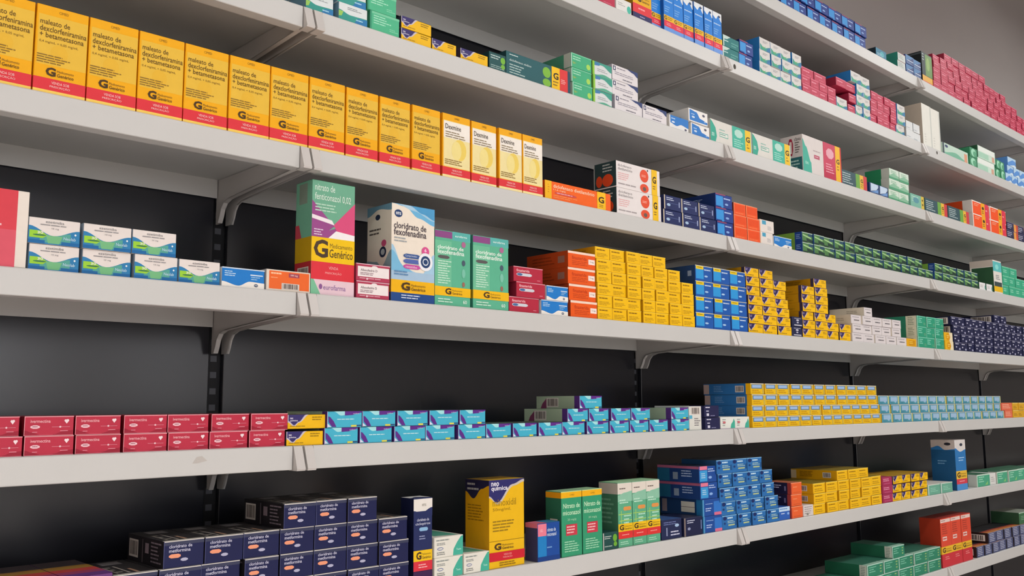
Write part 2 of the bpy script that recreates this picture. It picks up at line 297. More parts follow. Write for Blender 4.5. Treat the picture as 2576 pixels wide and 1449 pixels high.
kind('fexog', .085, .137, .06, '5DB592', [('r', '8C4A86', 0, 90, 48, 99), ('r', '5AB4AC', 48, 88, 100, 100), ('t', 'DDF2EE', 'eurofarma', 56, 93, 90, 96, .5), ('r', '6FC09A', 0, 24, 46, 86), ('t', 'E8F6EC', 'cloridrato de', 7, 75, 80, 80, .8), ('t', 'E8F6EC', 'fexofenadina', 7, 68.5, 82, 74.5, .8), ('o', '5C5A5A', 8, 62, 40, 66.5), ('n', 'C8EAD6', 8, 28, 48, 60, 10), ('e', 'B06A94', 80, 84, 6, 4), ('e', '4A5A6A', 80, 59, 5, 4), ('e', '7CC4AC', 80, 45, 5, 6), ('e', '9A6A5A', 80, 30, 4, 3.4), ('r', 'F2BC10', 0, 13, 100, 25), ('g', 28, 13.6, 76, 24.5), ('n', 'C8EAD6', 8, 3, 60, 10, 2), ('t', 'D8F2E4', '60', 78, 4, 89, 9, .8)], [('r', '3E8C78', 0, 0, 100, 100), ('r', 'C49410', 0, 13, 100, 25)], [('r', 'C8C0CC', 0, 0, 100, 12)])
kind('finpink', .074, .0293, .1, 'B42840', [('t', 'F2B8C0', 'finasterida', 10, 66, 54, 84, .8), ('o', 'D0D4DC', 10, 38, 62, 58), ('o', '4A6CA0', 12, 40, 30, 56), ('n', 'E090A0', 80, 12, 96, 22, 1), ('r', 'E8A0AC', 0, 95, 100, 100)], [('r', '8A1E34', 0, 0, 100, 100), ('n', 'C86878', 10, 20, 90, 34, 1)], [('r', 'D8808E', 0, 0, 100, 8)])
kind('orfin', .084, .0338, .12, 'EA5A14', [('r', 'F4D8C4', 0, 86, 100, 100), ('t', 'C03C0C', 'finasterida', 14, 50, 68, 72, .8), ('n', 'C44410', 14, 14, 74, 44, 3), ('r', 'F6E4DA', 74, 30, 98, 62), ('t', '6A5A58', '5 mg', 80, 40, 93, 52, .5)], [('r', 'B84416', 0, 0, 100, 100), ('r', '9C6A58', 76, 30, 92, 72), ('n', '9A3810', 14, 20, 70, 80, 3)], [('r', 'F0C8A8', 0, 0, 100, 5)])
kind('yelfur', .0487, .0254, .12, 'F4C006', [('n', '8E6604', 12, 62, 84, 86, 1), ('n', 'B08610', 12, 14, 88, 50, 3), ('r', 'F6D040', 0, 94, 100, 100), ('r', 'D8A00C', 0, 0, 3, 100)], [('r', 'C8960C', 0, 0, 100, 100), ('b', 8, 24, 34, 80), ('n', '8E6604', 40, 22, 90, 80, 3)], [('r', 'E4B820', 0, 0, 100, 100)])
kind('bluyel', .0735, .0372, .11, '1C58AC', [('r', '2E98DC', 4, 14, 48, 76), ('r', 'E8C818', 4, 76, 48, 98), ('n', '8A7210', 12, 82, 40, 92, 1), ('n', 'CDE0F4', 52, 66, 96, 82, 1), ('e', 'A8CCEC', 62, 34, 10, 6), ('r', 'D8D8C8', 0, 96, 100, 100)], [('r', '22406E', 0, 0, 100, 100), ('n', '9CB0CC', 8, 44, 40, 60, 1), ('r', '8CA0BC', 80, 32, 90, 66)], [('r', 'D8CCA0', 0, 0, 100, 16), ('r', '2A5088', 0, 16, 100, 100)])
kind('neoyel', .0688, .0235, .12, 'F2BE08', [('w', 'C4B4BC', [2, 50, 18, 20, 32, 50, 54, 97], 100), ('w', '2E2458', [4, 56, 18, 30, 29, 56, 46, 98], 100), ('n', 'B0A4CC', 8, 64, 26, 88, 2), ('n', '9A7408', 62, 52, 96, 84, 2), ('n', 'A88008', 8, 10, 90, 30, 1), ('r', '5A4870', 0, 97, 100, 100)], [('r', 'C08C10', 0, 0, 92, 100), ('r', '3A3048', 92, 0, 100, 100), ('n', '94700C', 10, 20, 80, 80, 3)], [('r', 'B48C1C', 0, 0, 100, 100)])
kind('neoyel2', .066, .0217, .12, 'F0BC10', [('w', 'C8C0CC', [0, 46, 17, 16, 30, 44, 56, 100], 100), ('w', '38306C', [2, 56, 17, 26, 29, 50, 48, 100], 100), ('t', 'E4E0EC', 'neo', 6, 68, 14, 80, .8), ('t', 'E4E0EC', 'química', 6, 50, 26, 64, .8), ('n', '9A7808', 64, 54, 92, 88, 2), ('n', 'A88008', 6, 10, 60, 24, 1)], [('r', '3A3048', 0, 0, 100, 100)], [('r', '5C5A38', 0, 0, 100, 100)])
kind('neoend', .06, .0262, .11, '23284A', [('r', 'D0D0D8', 18, 10, 92, 20), ('e', 'C8C8D4', 52, 66, 14, 9), ('e', 'B8B8C8', 52, 42, 10, 8), ('n', 'B0B0C0', 20, 76, 90, 90, 1)])
kind('white', .072, .0262, .11, 'DAD4D4', [('r', 'C9C4C8', 0, 94, 100, 100), ('n', '9A9698', 16, 66, 84, 84, 1), ('n', '605C60', 30, 26, 84, 54, 1), ('r', 'B4AEB0', 0, 0, 2.5, 100)], [('r', 'D8CFBE', 0, 0, 100, 100), ('n', 'ACA494', 50, 30, 90, 70, 2)], [('r', 'E4DCCC', 0, 0, 100, 100)])
kind('yelsmall', .08, .0255, .1, 'E8AC10', [('r', 'D09208', 20, 14, 88, 80), ('n', 'F0CC50', 26, 30, 80, 70, 2)])
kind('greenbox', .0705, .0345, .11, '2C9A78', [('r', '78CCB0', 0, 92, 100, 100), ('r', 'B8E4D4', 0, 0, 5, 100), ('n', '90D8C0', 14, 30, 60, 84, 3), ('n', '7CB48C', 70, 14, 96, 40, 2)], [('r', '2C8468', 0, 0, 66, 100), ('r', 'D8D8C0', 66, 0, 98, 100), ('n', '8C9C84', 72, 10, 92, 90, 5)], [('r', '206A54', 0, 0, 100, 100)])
kind('yelround', .078, .03, .08, 'E8B418', [('r', 'E8DCB8', 60, 0, 100, 100), ('e', 'D8980C', 44, 50, 26, 40), ('n', 'F4D870', 30, 30, 60, 70, 2)])
kind('navy', .0635, .0292, .12, '1E2246', [('r', '8C8CA8', 0, 95, 100, 100), ('n', 'D0D0E0', 14, 68, 86, 90, 1), ('e', 'C8C8DC', 26, 44, 9, 8), ('e', 'A8A8C4', 72, 22, 12, 12), ('r', '161A38', 0, 0, 2.5, 100)], [('b', 30, 12, 92, 88)], [('r', '1C1E34', 0, 0, 100, 100)])
kind('tealw', .0585, .031, .1, 'DCE4E4', [('w', '3A9C90', [0, 58, 40, 40, 100, 44], 0), ('p', '9CCC60', [0, 52, 16, 50, 10, 24, 0, 20]), ('w', '2E7CB4', [50, 0, 70, 34, 100, 40], 0), ('n', 'A8D8E8', 60, 14, 94, 30, 1), ('n', '90989C', 30, 66, 80, 84, 2)], [('r', '6C94A8', 0, 0, 100, 100)])
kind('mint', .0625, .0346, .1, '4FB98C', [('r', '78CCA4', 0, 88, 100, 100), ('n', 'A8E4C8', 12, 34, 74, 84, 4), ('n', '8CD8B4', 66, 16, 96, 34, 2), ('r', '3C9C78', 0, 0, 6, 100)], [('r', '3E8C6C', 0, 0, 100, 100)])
kind('dteal', .0465, .0346, .09, '1F5254', [('n', 'B8CCC8', 10, 60, 70, 88, 2), ('n', '98B4B0', 10, 8, 94, 30, 2), ('e', '76B83C', 82, 66, 14, 20), ('e', '76B83C', 82, 30, 12, 14)], [('r', '183C40', 0, 0, 100, 100)], [('r', '7A9088', 0, 0, 100, 30)])
def longg(h, w, base, txt, dot='7CB83C', n=0):
    return [('t', 'C8D8D4', txt, 5, 62, 38, 71, .4), ('n', 'A8C0BC', 5, 8, 32, 52, 4), ('n', 'D8E4E0', 5, 84, 18, 92, 1), ('e', dot, 62, 64, 6.4, 23), ('e', dot, 62, 20, 6.4, 17), ('r', 'F2C20E', 70, 0, 83, 100), ('t', '2E2414', 'G', 72.5, 46, 81, 76, 1.5), ('n', '8A6A18', 72, 14, 81, 40, 2), ('r', 'DC3838', 83, 0, 96, 100), ('n', 'F0B8B4', 85, 34, 94, 56, 3), ('r', '24485C', 96, 0, 100, 100)]
kind('dteallong', .186, .049, .09, '245C62', longg(0, 0, 0, 'diclofenaco sódico'), [('r', '1A4448', 0, 0, 100, 100)])
kind('mintdot', .0645, .031, .09, '3FAE7E', [('r', 'D4E4DC', 0, 0, 3, 100), ('n', 'A4DCC0', 8, 50, 60, 84, 2), ('p', '88B060', [6, 40, 26, 34, 10, 22]), ('e', 'A8D85C', 84, 34, 10, 20), ('r', '78CCA4', 0, 93, 100, 100)], [('r', '4C9474', 0, 0, 76, 100), ('r', 'BEC4B6', 76, 0, 98, 100)])
kind('limew', .0645, .031, .09, 'D6DCDC', [('r', '8CC83C', 0, 0, 10, 100), ('w', '3C9C88', [10, 72, 50, 84, 100, 50], 100), ('p', '3C7CB0', [12, 70, 36, 76, 36, 96, 12, 96]), ('w', '54AA8C', [10, 4, 60, 20, 100, 10], 0), ('n', 'A0A4A8', 24, 30, 84, 56, 2)], [('r', '6CA048', 0, 0, 100, 100)])
kind('whnavy', .098, .0342, .1, 'DEDADC', [('w', '2A3C70', [56, 98, 80, 84, 100, 62], 100), ('r', '2E3458', 4, 62, 14, 92), ('t', 'E8E8F0', '1', 7, 68, 11, 86, 1), ('n', '888490', 18, 74, 60, 88, 1), ('n', '9894A0', 10, 34, 84, 58, 2), ('n', '6C6874', 40, 8, 92, 22, 1)], [('r', 'B0AEB8', 0, 0, 100, 100)])
kind('bluewf', .08, .0318, .085, 'ECEAE6', [('w', '2378C8', [5, 92, 40, 84, 62, 40, 98, 26], 8), ('n', 'B8D4EE', 14, 52, 42, 66, 1), ('e', 'D0E0F0', 24, 38, 8, 8), ('e', '4A4A60', 78, 72, 7, 10), ('n', '9CC4EA', 80, 14, 92, 30, 1)], [('r', 'E0DCD4', 0, 0, 100, 100), ('e', '4A4A60', 60, 30, 14, 14)], [('r', 'CCD8E0', 0, 0, 100, 30)])
kind('bluewl', .08, .0318, .085, 'E6E6E4', [('w', '2378C8', [5, 40, 36, 26, 62, 44, 100, 32], 98), ('n', 'B8D4EE', 10, 66, 42, 84, 1), ('e', 'D0E0F0', 20, 50, 8, 7), ('e', '4A4A60', 84, 16, 6, 8)], [('r', 'E0DCD4', 0, 0, 100, 100)], [('r', '4E8CC0', 0, 0, 100, 100)])
kind('amox', .19, .059, .07, 'DAD8D0', [('p', '32A890', [0, 0, 11, 0, 15, 30, 12, 66, 4, 90, 0, 96]), ('t', 'C8ECE0', 'amox', 3, 26, 9, 42, .4), ('n', '8CB8AC', 21, 56, 42, 68, 1), ('r', '5AAE9C', 21, 32, 42, 52), ('r', 'DDE0D8', 22, 35, 41, 49), ('n', '5A9C8C', 23, 38, 39, 47, 1), ('r', '3EB49C', 52, 0, 84, 100), ('o', 'B4DCCE', 58, 54, 78, 90), ('n', 'A4E0D0', 56, 8, 82, 46, 4), ('r', 'F0C418', 84, 0, 98, 100), ('t', '3A2C14', 'G', 86, 46, 96, 72, 1.5), ('n', '8A6A18', 88, 14, 94, 40, 2), ('r', 'B8E0D4', 98, 0, 100, 100)], [('r', 'C8C4BC', 0, 0, 100, 100)])
kind('clav', .226, .108, .07, 'D9D2CE', [('w', '3FAE98', [0, 88, 8, 70, 20, 30, 21, 6], 0), ('t', 'B4E4D4', 'clavu', 5, 22, 13, 32, .4), ('n', 'B8A8A8', 26, 60, 46, 68, 1), ('r', 'B44A64', 28, 44, 42, 54), ('n', 'F0D0D4', 30, 47, 40, 51, 1), ('r', 'C83E5C', 52, 0, 84, 100), ('r', 'BC2448', 52, 0, 84, 26), ('o', 'E4A8B4', 60, 58, 80, 86), ('n', 'E8A0B0', 58, 16, 80, 44, 4), ('r', 'F0B820', 84, 0, 97, 100), ('t', '4A3414', 'G', 86.5, 50, 95, 64, 1.5), ('n', '9A7418', 88, 30, 94, 46, 2), ('r', 'C83030', 97, 0, 100, 100)],
 [('o', 'A83048', 36, 46, 58, 92), ('r', 'E8D8D0', 42, 52, 52, 84), ('r', 'D8A818', 16, 6, 34, 80), ('t', '4A4444', 'clavu', 64, 84, 92, 94, .3), ('n', '5A5452', 66, 50, 88, 82, 5), ('r', '2E6C70', 40, 4, 96, 40), ('n', 'B0D4CC', 46, 8, 90, 34, 3)])
kind('tealyel', .108, .045, .07, '7CB8A4', [('n', 'B8DCD0', 8, 40, 60, 86, 3), ('e', '5C98A4', 40, 56, 22, 22), ('r', 'D8BC48', 78, 0, 100, 100), ('n', '6A5C28', 84, 16, 94, 84, 2)])
kind('dtealg', .19, .046, .07, '35545C', [('n', 'B4C4C4', 5, 12, 46, 86, 5), ('r', '6FA844', 56, 0, 72, 100), ('r', 'E8B83C', 72, 0, 86, 100), ('t', '3A2C14', 'G', 75, 48, 84, 74, 2), ('n', '8A6A18', 76, 14, 84, 42, 2), ('r', 'CC3E44', 86, 0, 100, 100)], (), [('r', 'C0C8C4', 0, 0, 100, 40)])
kind('orredG', .088, .051, .1, 'F2541E', [('r', 'F0E2D8', 0, 92, 100, 100), ('r', 'F0E2D8', 0, 0, 4, 100), ('n', 'F8B090', 12, 60, 40, 84, 2), ('r', 'F0A820', 52, 0, 74, 100), ('e', '3A2C14', 63, 62, 6, 12), ('n', '6A4C18', 56, 18, 70, 44, 2), ('r', 'DC3850', 74, 0, 96, 100), ('n', 'F8B0A8', 78, 40, 92, 60, 1)], [('r', 'C84418', 0, 0, 66, 100), ('r', 'D8D0C8', 66, 0, 100, 100)])
kind('navyor', .13, .032, .1, '2A2C4C', [('n', 'B8B8CC', 6, 20, 50, 84, 3), ('r', 'E8A04C', 62, 0, 82, 100), ('r', 'C8503C', 82, 0, 100, 100), ('r', '6C688C', 0, 95, 100, 100)])
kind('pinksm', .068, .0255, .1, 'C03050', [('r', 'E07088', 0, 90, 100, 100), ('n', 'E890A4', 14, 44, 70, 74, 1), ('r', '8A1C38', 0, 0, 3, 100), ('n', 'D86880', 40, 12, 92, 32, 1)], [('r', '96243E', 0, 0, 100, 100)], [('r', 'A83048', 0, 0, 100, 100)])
kind('tallblue', .0415, .110, .06, '2482DC', [('w', 'E6ECF0', [0, 90, 40, 84, 60, 92, 100, 80], 100), ('e', '3A4A6C', 74, 92, 12, 3), ('n', 'BCD8F4', 12, 68, 92, 74, 1), ('n', '7CB4EC', 12, 44, 70, 60, 3), ('r', 'F0BC18', 0, 26, 100, 38), ('t', '3A2C14', 'G', 6, 27.5, 32, 36.5, 1.5), ('n', '8A6818', 38, 28, 90, 36, 2), ('r', 'E03048', 0, 12, 100, 26), ('n', 'F4A8B0', 26, 15, 74, 22, 2), ('r', '6C9CE4', 0, 0, 100, 12), ('r', '1C60B0', 0, 0, 2, 100)], [('r', '1C5CA4', 0, 0, 100, 100)])
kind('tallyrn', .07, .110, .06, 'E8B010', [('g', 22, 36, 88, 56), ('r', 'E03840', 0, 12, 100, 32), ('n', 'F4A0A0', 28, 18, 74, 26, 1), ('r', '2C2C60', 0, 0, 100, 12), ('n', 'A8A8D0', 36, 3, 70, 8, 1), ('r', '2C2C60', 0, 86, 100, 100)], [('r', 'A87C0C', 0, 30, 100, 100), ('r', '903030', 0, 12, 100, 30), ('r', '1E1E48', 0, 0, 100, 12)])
kind('whteal', .075, .03, .08, 'E4E4E0', [('e', '4CBEA8', 84, 34, 14, 30), ('n', 'A8A8A8', 12, 40, 60, 70, 2)])
kind('tealwd', .0755, .0295, .09, '1E7878', [('w', 'C4DCD4', [0, 60, 20, 70, 44, 92], 100), ('n', 'C8E4E0', 6, 40, 40, 60, 1), ('n', '60A8A0', 50, 14, 94, 60, 2), ('r', 'D4E4DC', 0, 0, 6, 100)])
kind('navblu', .073, .034, .11, '1E3C8C', [('r', '3494DC', 4, 10, 46, 84), ('p', '3494DC', [34, 10, 52, 10, 40, -2, 34, 2]), ('n', 'B4C8EC', 50, 58, 92, 80, 1), ('e', '8CB0E4', 66, 30, 10, 8), ('r', '9A4868', 2, 92, 60, 100)], [('r', '1C346C', 0, 0, 100, 100), ('n', 'A8B8D8', 20, 40, 70, 70, 3)], [('r', '3C3C6C', 0, 0, 100, 100)])
kind('ez2', .0555, .034, .08, 'D6D4D0', [('w', '2E9C8C', [0, 50, 40, 22, 100, 42], 0), ('p', '52AC70', [14, 30, 46, 28, 60, 40, 40, 6]), ('w', '2C78A8', [60, 0, 76, 30, 100, 44], 0), ('n', '98989C', 30, 58, 84, 80, 2), ('r', 'E4E8E8', 0, 0, 4, 100)], [('r', '2C7CC0', 0, 0, 100, 100)])
kind('plainw', .078, .150, .07, 'E6E6DC', [('r', 'C8CCC4', 88, 0, 100, 100), ('n', 'D0D0C8', 20, 6, 40, 30, 4)], [('r', 'BCB0A0', 0, 0, 100, 100)], [('r', 'E8E8E0', 0, 0, 100, 100)])
kind('whitesm', .078, .03, .08, 'DCE0E0', [('n', 'A8B0B8', 12, 10, 60, 30, 1), ('r', '50606C', 0, 0, 4, 100)], [('r', 'A8A8A4', 0, 0, 100, 100)])
kind('greenw', .17, .044, .06, 'C2DCCC', [('w', '78B89C', [0, 20, 50, 50, 86, 20], 0), ('r', 'E0A080', 84, 6, 96, 80), ('r', '2C3C4C', 0, 0, 5, 100), ('e', '34406C', 14, 76, 6, 12)])
kind('greenpale', .17, .048, .07, 'CCE4D4', [('r', 'A8D4BC', 0, 6, 60, 50), ('r', 'D4A48C', 80, 6, 94, 50), ('r', 'E8F0E8', 4, 56, 96, 96)], [('r', '2C5C40', 0, 0, 100, 100)])
kind('greenring', .085, .036, .07, '3C8C64', [('e', 'A4E0C0', 50, 50, 34, 42), ('e', '5CA880', 64, 40, 22, 30)])
kind('bluepale', .085, .036, .07, '5C94D8', [('p', 'B4D4EC', [0, 30, 60, 80, 100, 70, 100, 100, 0, 100]), ('p', 'D4E4EC', [20, 0, 80, 30, 100, 16, 100, 0])])
kind('dktall', .092, .112, .05, '26383C', [('r', '6C9450', 34, 26, 100, 96), ('e', '90B464', 60, 66, 16, 22), ('r', 'E8B040', 0, 6, 100, 24), ('r', 'D85040', 0, 0, 100, 6), ('n', 'B4C4C4', 6, 70, 30, 96, 3)], [('r', '1C2426', 0, 0, 100, 100), ('r', '4C5458', 0, 92, 100, 97)])
kind('teallog', .08, .03, .09, '2C7C9C', [('e', '4CB0BC', 60, 50, 20, 30), ('n', 'A8D4E4', 12, 20, 80, 50, 2)], [('r', '24343C', 0, 0, 100, 100)])
kind('whgr', .062, .028, .07, 'CCD4D0', [('n', '98A4A0', 14, 24, 80, 80, 3), ('r', '9C5C64', 0, 94, 100, 100)], [('r', '2C8474', 0, 0, 100, 100)])
kind('nvblu2', .067, .032, .08, '243C78', [('w', '4C80B4', [0, 30, 50, 60, 100, 90], 100), ('r', 'C8D8EC', 20, 40, 96, 50), ('n', '8CB0DC', 10, 8, 90, 30, 2)])
kind('diclor', .205, .0375, .06, 'F26414', [('r', 'F0B414', 0, 0, 9.5, 100), ('n', 'D89010', 4, 30, 7, 84, 4), ('t', 'FAD8B8', 'diclofenaco dietilamônio', 12, 66, 74, 86, .5), ('t', 'F8CCA8', '11,6 mg/g', 12, 50, 30, 61, .4), ('o', 'C84C48', 14, 32, 46, 46), ('n', 'F4B0B0', 17, 34, 42, 44, 1), ('n', 'F09058', 12, 8, 48, 28, 2), ('r', 'F4BE14', 78, 0, 91.5, 100), ('t', '3A2A0E', 'G', 80, 36, 89, 74, 1.5), ('n', '8A6810', 81, 10, 89, 28, 2)], [('r', 'C04E14', 0, 0, 100, 100)])
kind('dicwh', .157, .0592, .065, 'E6E0DE', [('t', '6C6668', 'diclofenaco', 4, 80, 34, 90, .3), ('t', '6C6668', 'dietilamônio', 4, 67, 36, 77, .3), ('n', 'E0A8A8', 4, 28, 30, 58, 4), ('n', 'A8A0A0', 4, 8, 50, 20, 1), ('e', 'E2502E', 63, 66, 10, 25), ('n', 'F4B8A8', 57, 60, 69, 70, 2), ('e', 'E2502E', 63, 18, 10, 17), ('e', '6C5850', 63, 15, 4, 8), ('e', '4A4448', 71, 90, 1.4, 4), ('r', 'F0C010', 80, 0, 93, 100), ('t', '3A2A0E', 'G', 82, 46, 90.5, 74, 1.5), ('n', '8A6810', 82.5, 20, 90, 38, 2)],
 [('r', '2C4244', 4, 4, 100, 100), ('e', 'D84C24', 24, 30, 14, 22), ('e', 'D84C24', 62, 30, 24, 24), ('n', 'B4BCB8', 40, 60, 86, 94, 3), ('r', 'A8ACA8', 0, 0, 4, 100)])
kind('nvlos', .0625, .0335, .1, '1C285C', [('r', 'C8BCA4', 0, 0, 6, 100), ('n', 'C8D0E4', 14, 62, 58, 88, 2), ('e', 'A8C4E0', 26, 34, 10, 10), ('r', '98A4C8', 84, 28, 90, 66), ('r', '5C6CA0', 30, 46, 84, 48.5)], [('r', '1A2450', 0, 0, 100, 100)], [('r', '3C4C80', 0, 0, 100, 30)])
kind('orpl', .0592, .0305, .1, 'F0561E', [('r', 'F49468', 0, 94, 100, 100), ('r', 'F49468', 0, 0, 4, 100), ('n', 'F88C58', 14, 10, 90, 20, 1), ('r', 'E84C10', 14, 30, 90, 84)], [('r', 'C85434', 0, 0, 60, 100), ('r', '8C3C34', 60, 0, 100, 100)])
kind('wbl', .07, .0325, .1, 'E4DCD4', [('r', '4AA0C0', 16, 62, 44, 94), ('n', 'A4A4A8', 54, 20, 90, 54, 3), ('r', 'EFC8A4', 0, 0, 5, 100)])
kind('gb', .061, .0288, .09, '4F8048', [('r', 'B8CCC0', 0, 93, 100, 100), ('p', '1E3830', [40, 48, 100, 34, 100, 4, 46, 14]), ('p', 'A4CC90', [8, 80, 84, 58, 84, 44, 10, 66]), ('r', '284C64', 58, 66, 98, 90), ('r', '1E3C28', 2, 2, 50, 18), ('r', '24448C', 0, 0, 3, 100)], [('r', '7CA840', 0, 0, 76, 100), ('r', '204488', 76, 0, 100, 100), ('n', '8CA8D0', 80, 30, 96, 80, 3)])
kind('tallgrw', .083, .126, .085, 'E0DCD4', [('r', '5CBCBC', 0, 66, 100, 96), ('e', '8CDCD4', 46, 80, 20, 8), ('n', '707880', 26, 40, 84, 56, 3), ('r', '3C4C4C', 6, 20, 94, 34), ('r', 'E8B818', 0, 4, 100, 20)], [('r', 'C8BCB0', 0, 80, 100, 100), ('r', '2C5438', 8, 0, 100, 78)])
kind('whteal2', .063, .027, .08, 'E4E4E4', [('e', '6CA89C', 92, 40, 8, 30), ('n', 'B0A8A8', 16, 30, 70, 70, 2)], [('r', '2C5C40', 0, 0, 100, 100)])
kind('tealg', .078, .037, .1, '3CAA84', [('r', '78CCA8', 0, 90, 100, 100), ('n', 'A0E0C4', 20, 30, 80, 70, 2), ('r', '2C8C6C', 0, 0, 3, 100)])
kind('yelredsm', .08, .03, .05, 'F0B818', [('r', 'E8582C', 30, 10, 100, 60)])
kind('iver', .0625, .0246, .124, 'BC2E46', [('r', 'EFA4AC', 0, 95.5, 100, 100), ('r', 'EFA4AC', 0, 0, 1.2, 100), ('r', 'E88C98', 0, 0, 100, 2.5), ('w', '9C1C34', [1, 28, 16, 16, 30, 6], 3), ('w', '9C1C34', [58, 6, 80, 20, 99, 26], 3), ('t', 'F2B0B8', 'ivermectina', 12, 66, 52, 82, .6), ('o', 'F0C4CC', 12, 36, 31, 54), ('n', '8C4454', 16, 41, 28, 50, 1), ('e', 'F6E0E4', 83, 76, 2.8, 6.5), ('e', 'F6E0E4', 87, 77, 2.8, 6.5), ('p', 'F6E0E4', [80.5, 74, 89.6, 75, 85, 60]), ('r', 'E090A0', 55, 43, 92, 45), ('e', 'F0C4CC', 72, 44, 2.2, 5), ('r', 'E898A8', 16, 17, 26, 20), ('r', 'E898A8', 72, 22, 88, 25)], [('r', '7C1424', 0, 0, 100, 100)], [('r', '8C3C48', 0, 0, 100, 100)])
kind('cyan', .066, .0256, .124, '45B4D0', [('r', 'C0ACD8', 0, 0, 1.4, 100), ('w', 'A8E4E8', [18, 100, 40, 74, 66, 84, 80, 100], 100), ('w', '5E2A88', [50, 74, 70, 76, 84, 84, 100, 92], 100), ('t', 'D8C0E4', 'eurofarma', 74, 82, 92, 90, .5), ('p', '5E2A88', [3, 70, 8, 66, 18, 40, 26, 4, 14, 4, 4, 34]), ('p', 'D8E0F0', [1, 26, 12, 4, 1, 4]), ('n', 'C8F0F4', 28, 44, 80, 56, 1), ('r', 'E4D850', 68, 3, 84, 14), ('r', '2A4C7C', 84, 6, 98, 14)], [('r', 'A9BCA0', 0, 0, 88, 100), ('r', '54307A', 88, 0, 100, 100), ('p', '7C3C5C', [10, 2, 24, 2, 24, 84, 14, 40]), ('b', 24, 12, 52, 86)], [('r', '4C5C54', 0, 0, 100, 100)])
kind('whbar', .05, .056, .1, 'DCDCD4', [('b', 14, 62, 88, 94), ('n', '787478', 40, 14, 90, 50, 4), ('r', '2A2440', 0, 97, 100, 100), ('r', '58B0CC', 0, 46, 24, 60)], (), [('r', '2A2030', 0, 0, 100, 100)])
kind('navyw', .0615, .0277, .1, '23244C', [('n', 'E0E0EC', 8, 72, 50, 92, 1), ('n', 'C8C8DC', 12, 40, 34, 62, 1), ('r', 'D8D8E8', 14, 12, 30, 34), ('n', '8C8CB0', 40, 6, 80, 20, 1)], (), [('r', '14141C', 0, 0, 100, 100)])
kind('whmint', .067, .028, .09, 'E2E4DC', [('p', '45B098', [66, 4, 98, 4, 98, 60, 90, 86, 84, 60, 72, 40]), ('n', '7C8C88', 12, 18, 40, 84, 4), ('e', 'C86C74', 24, 54, 10, 10), ('r', 'C0A8BC', 0, 0, 100, 4)])
kind('yblue', .062, .0272, .14, 'EABC14', [('r', 'E8E4D0', 0, 94, 100, 100), ('r', '587C94', 6, 52, 86, 92), ('r', '9CBCE4', 12, 60, 80, 86), ('r', 'C8B048', 88, 4, 100, 94), ('n', 'C49008', 10, 10, 84, 44, 2)], [('r', '2C6CA8', 0, 0, 90, 100), ('r', 'F0B410', 90, 0, 100, 100), ('b', 68, 20, 86, 80), ('r', 'C0A8A0', 0, 6, 12, 94), ('n', '6C98C8', 22, 20, 44, 84, 4)], [('r', '3C4C44', 0, 0, 100, 100)])
kind('lblue', .062, .0268, .11, '4C94A8', [('r', 'C8C8C8', 0, 92, 100, 100), ('r', '9CBCD8', 16, 34, 84, 84), ('p', '9CBCD8', [50, 34, 76, 34, 66, 14]), ('r', 'C8D094', 90, 4, 100, 94), ('n', '3C7C8C', 10, 8, 46, 24, 1)], [('r', 'E0B818', 0, 0, 100, 100)])
kind('redor', .1, .0278, .09, 'E07050', [('n', 'F0B098', 14, 20, 84, 84, 3), ('r', 'C85444', 0, 0, 6, 100)])
kind('ylast', .065, .0278, .09, 'DCA828', [('n', '9C7418', 14, 20, 84, 60, 2), ('r', 'F0D470', 0, 90, 100, 100)])
kind('metf', .0588, .0368, .125, '151B4A', [('r', 'D8D4CC', 0, 96.5, 100, 100), ('r', '3A3E58', 0, 84, 100, 96), ('t', 'C8C8DC', 'cloridrato de', 13, 73, 70, 85, .7), ('t', 'C8C8DC', 'metformina', 13, 57, 66, 70, .7), ('o', 'EE9C78', 13, 36, 42, 51), ('o', 'B4B4CC', 42, 22, 60, 34), ('r', '4C527C', 0, 0, 1.4, 100)], [('r', '221E22', 0, 0, 100, 100), ('b', 4, 16, 30, 84), ('r', '8C7C84', 50, 42, 60, 80), ('n', '7C7078', 66, 8, 96, 92, 6), ('r', '6C6468', 42, 4, 44, 92)],
 [('r', '2E2C2E', 0, 0, 100, 100), ('p', '8C8A8C', [30, 72, 78, 72, 78, 92, 30, 92]), ('n', '8C8880', 22, 10, 36, 60, 3), ('r', 'A8A098', 42, 10, 47, 60), ('r', 'B08C74', 58, 8, 66, 36), ('r', '9C948C', 16, 10, 20, 56), ('r', 'D4D0C8', 0, 0, 100, 5)])
kind('rainbow', .06, .0395, .145, '6C3C7C', [('r', 'C8C8D0', 10, 20, 90, 80)], (), [('r', '4C4044', 0, 66, 100, 100), ('r', 'A07830', 0, 46, 100, 66), ('r', 'C04440', 0, 30, 100, 46), ('r', 'A04068', 0, 16, 100, 30), ('r', '6C3C88', 0, 0, 100, 16)])
kind('navtall', .0418, .1385, .036, '202B5C', [('r', 'E8E4DC', 0, 84, 100, 99), ('w', '202B5C', [0, 85, 40, 82, 100, 88], 78), ('t', '8C8878', 'ems', 44, 90, 66, 93, .4), ('t', 'C8CCE0', 'cloridrato de', 18, 72, 82, 75.5, .6), ('t', 'C8CCE0', 'ciclopirox', 10, 66.5, 90, 70.5, .6), ('o', '8CB8DC', 30, 60, 76, 64.5), ('n', '98A0C4', 30, 49, 74, 55, 2), ('r', 'F0C418', 0, 24, 100, 37), ('g', 14, 24.5, 92, 36.5), ('r', 'D83040', 0, 12.5, 100, 24), ('n', 'F4B4B4', 26, 15, 76, 21, 2), ('r', '3C1C4C', 0, 0, 100, 12)], [('r', '161C3C', 0, 0, 100, 100)], [('w', 'E8E8E4', [0, 30, 50, 60, 100, 20], 100)])
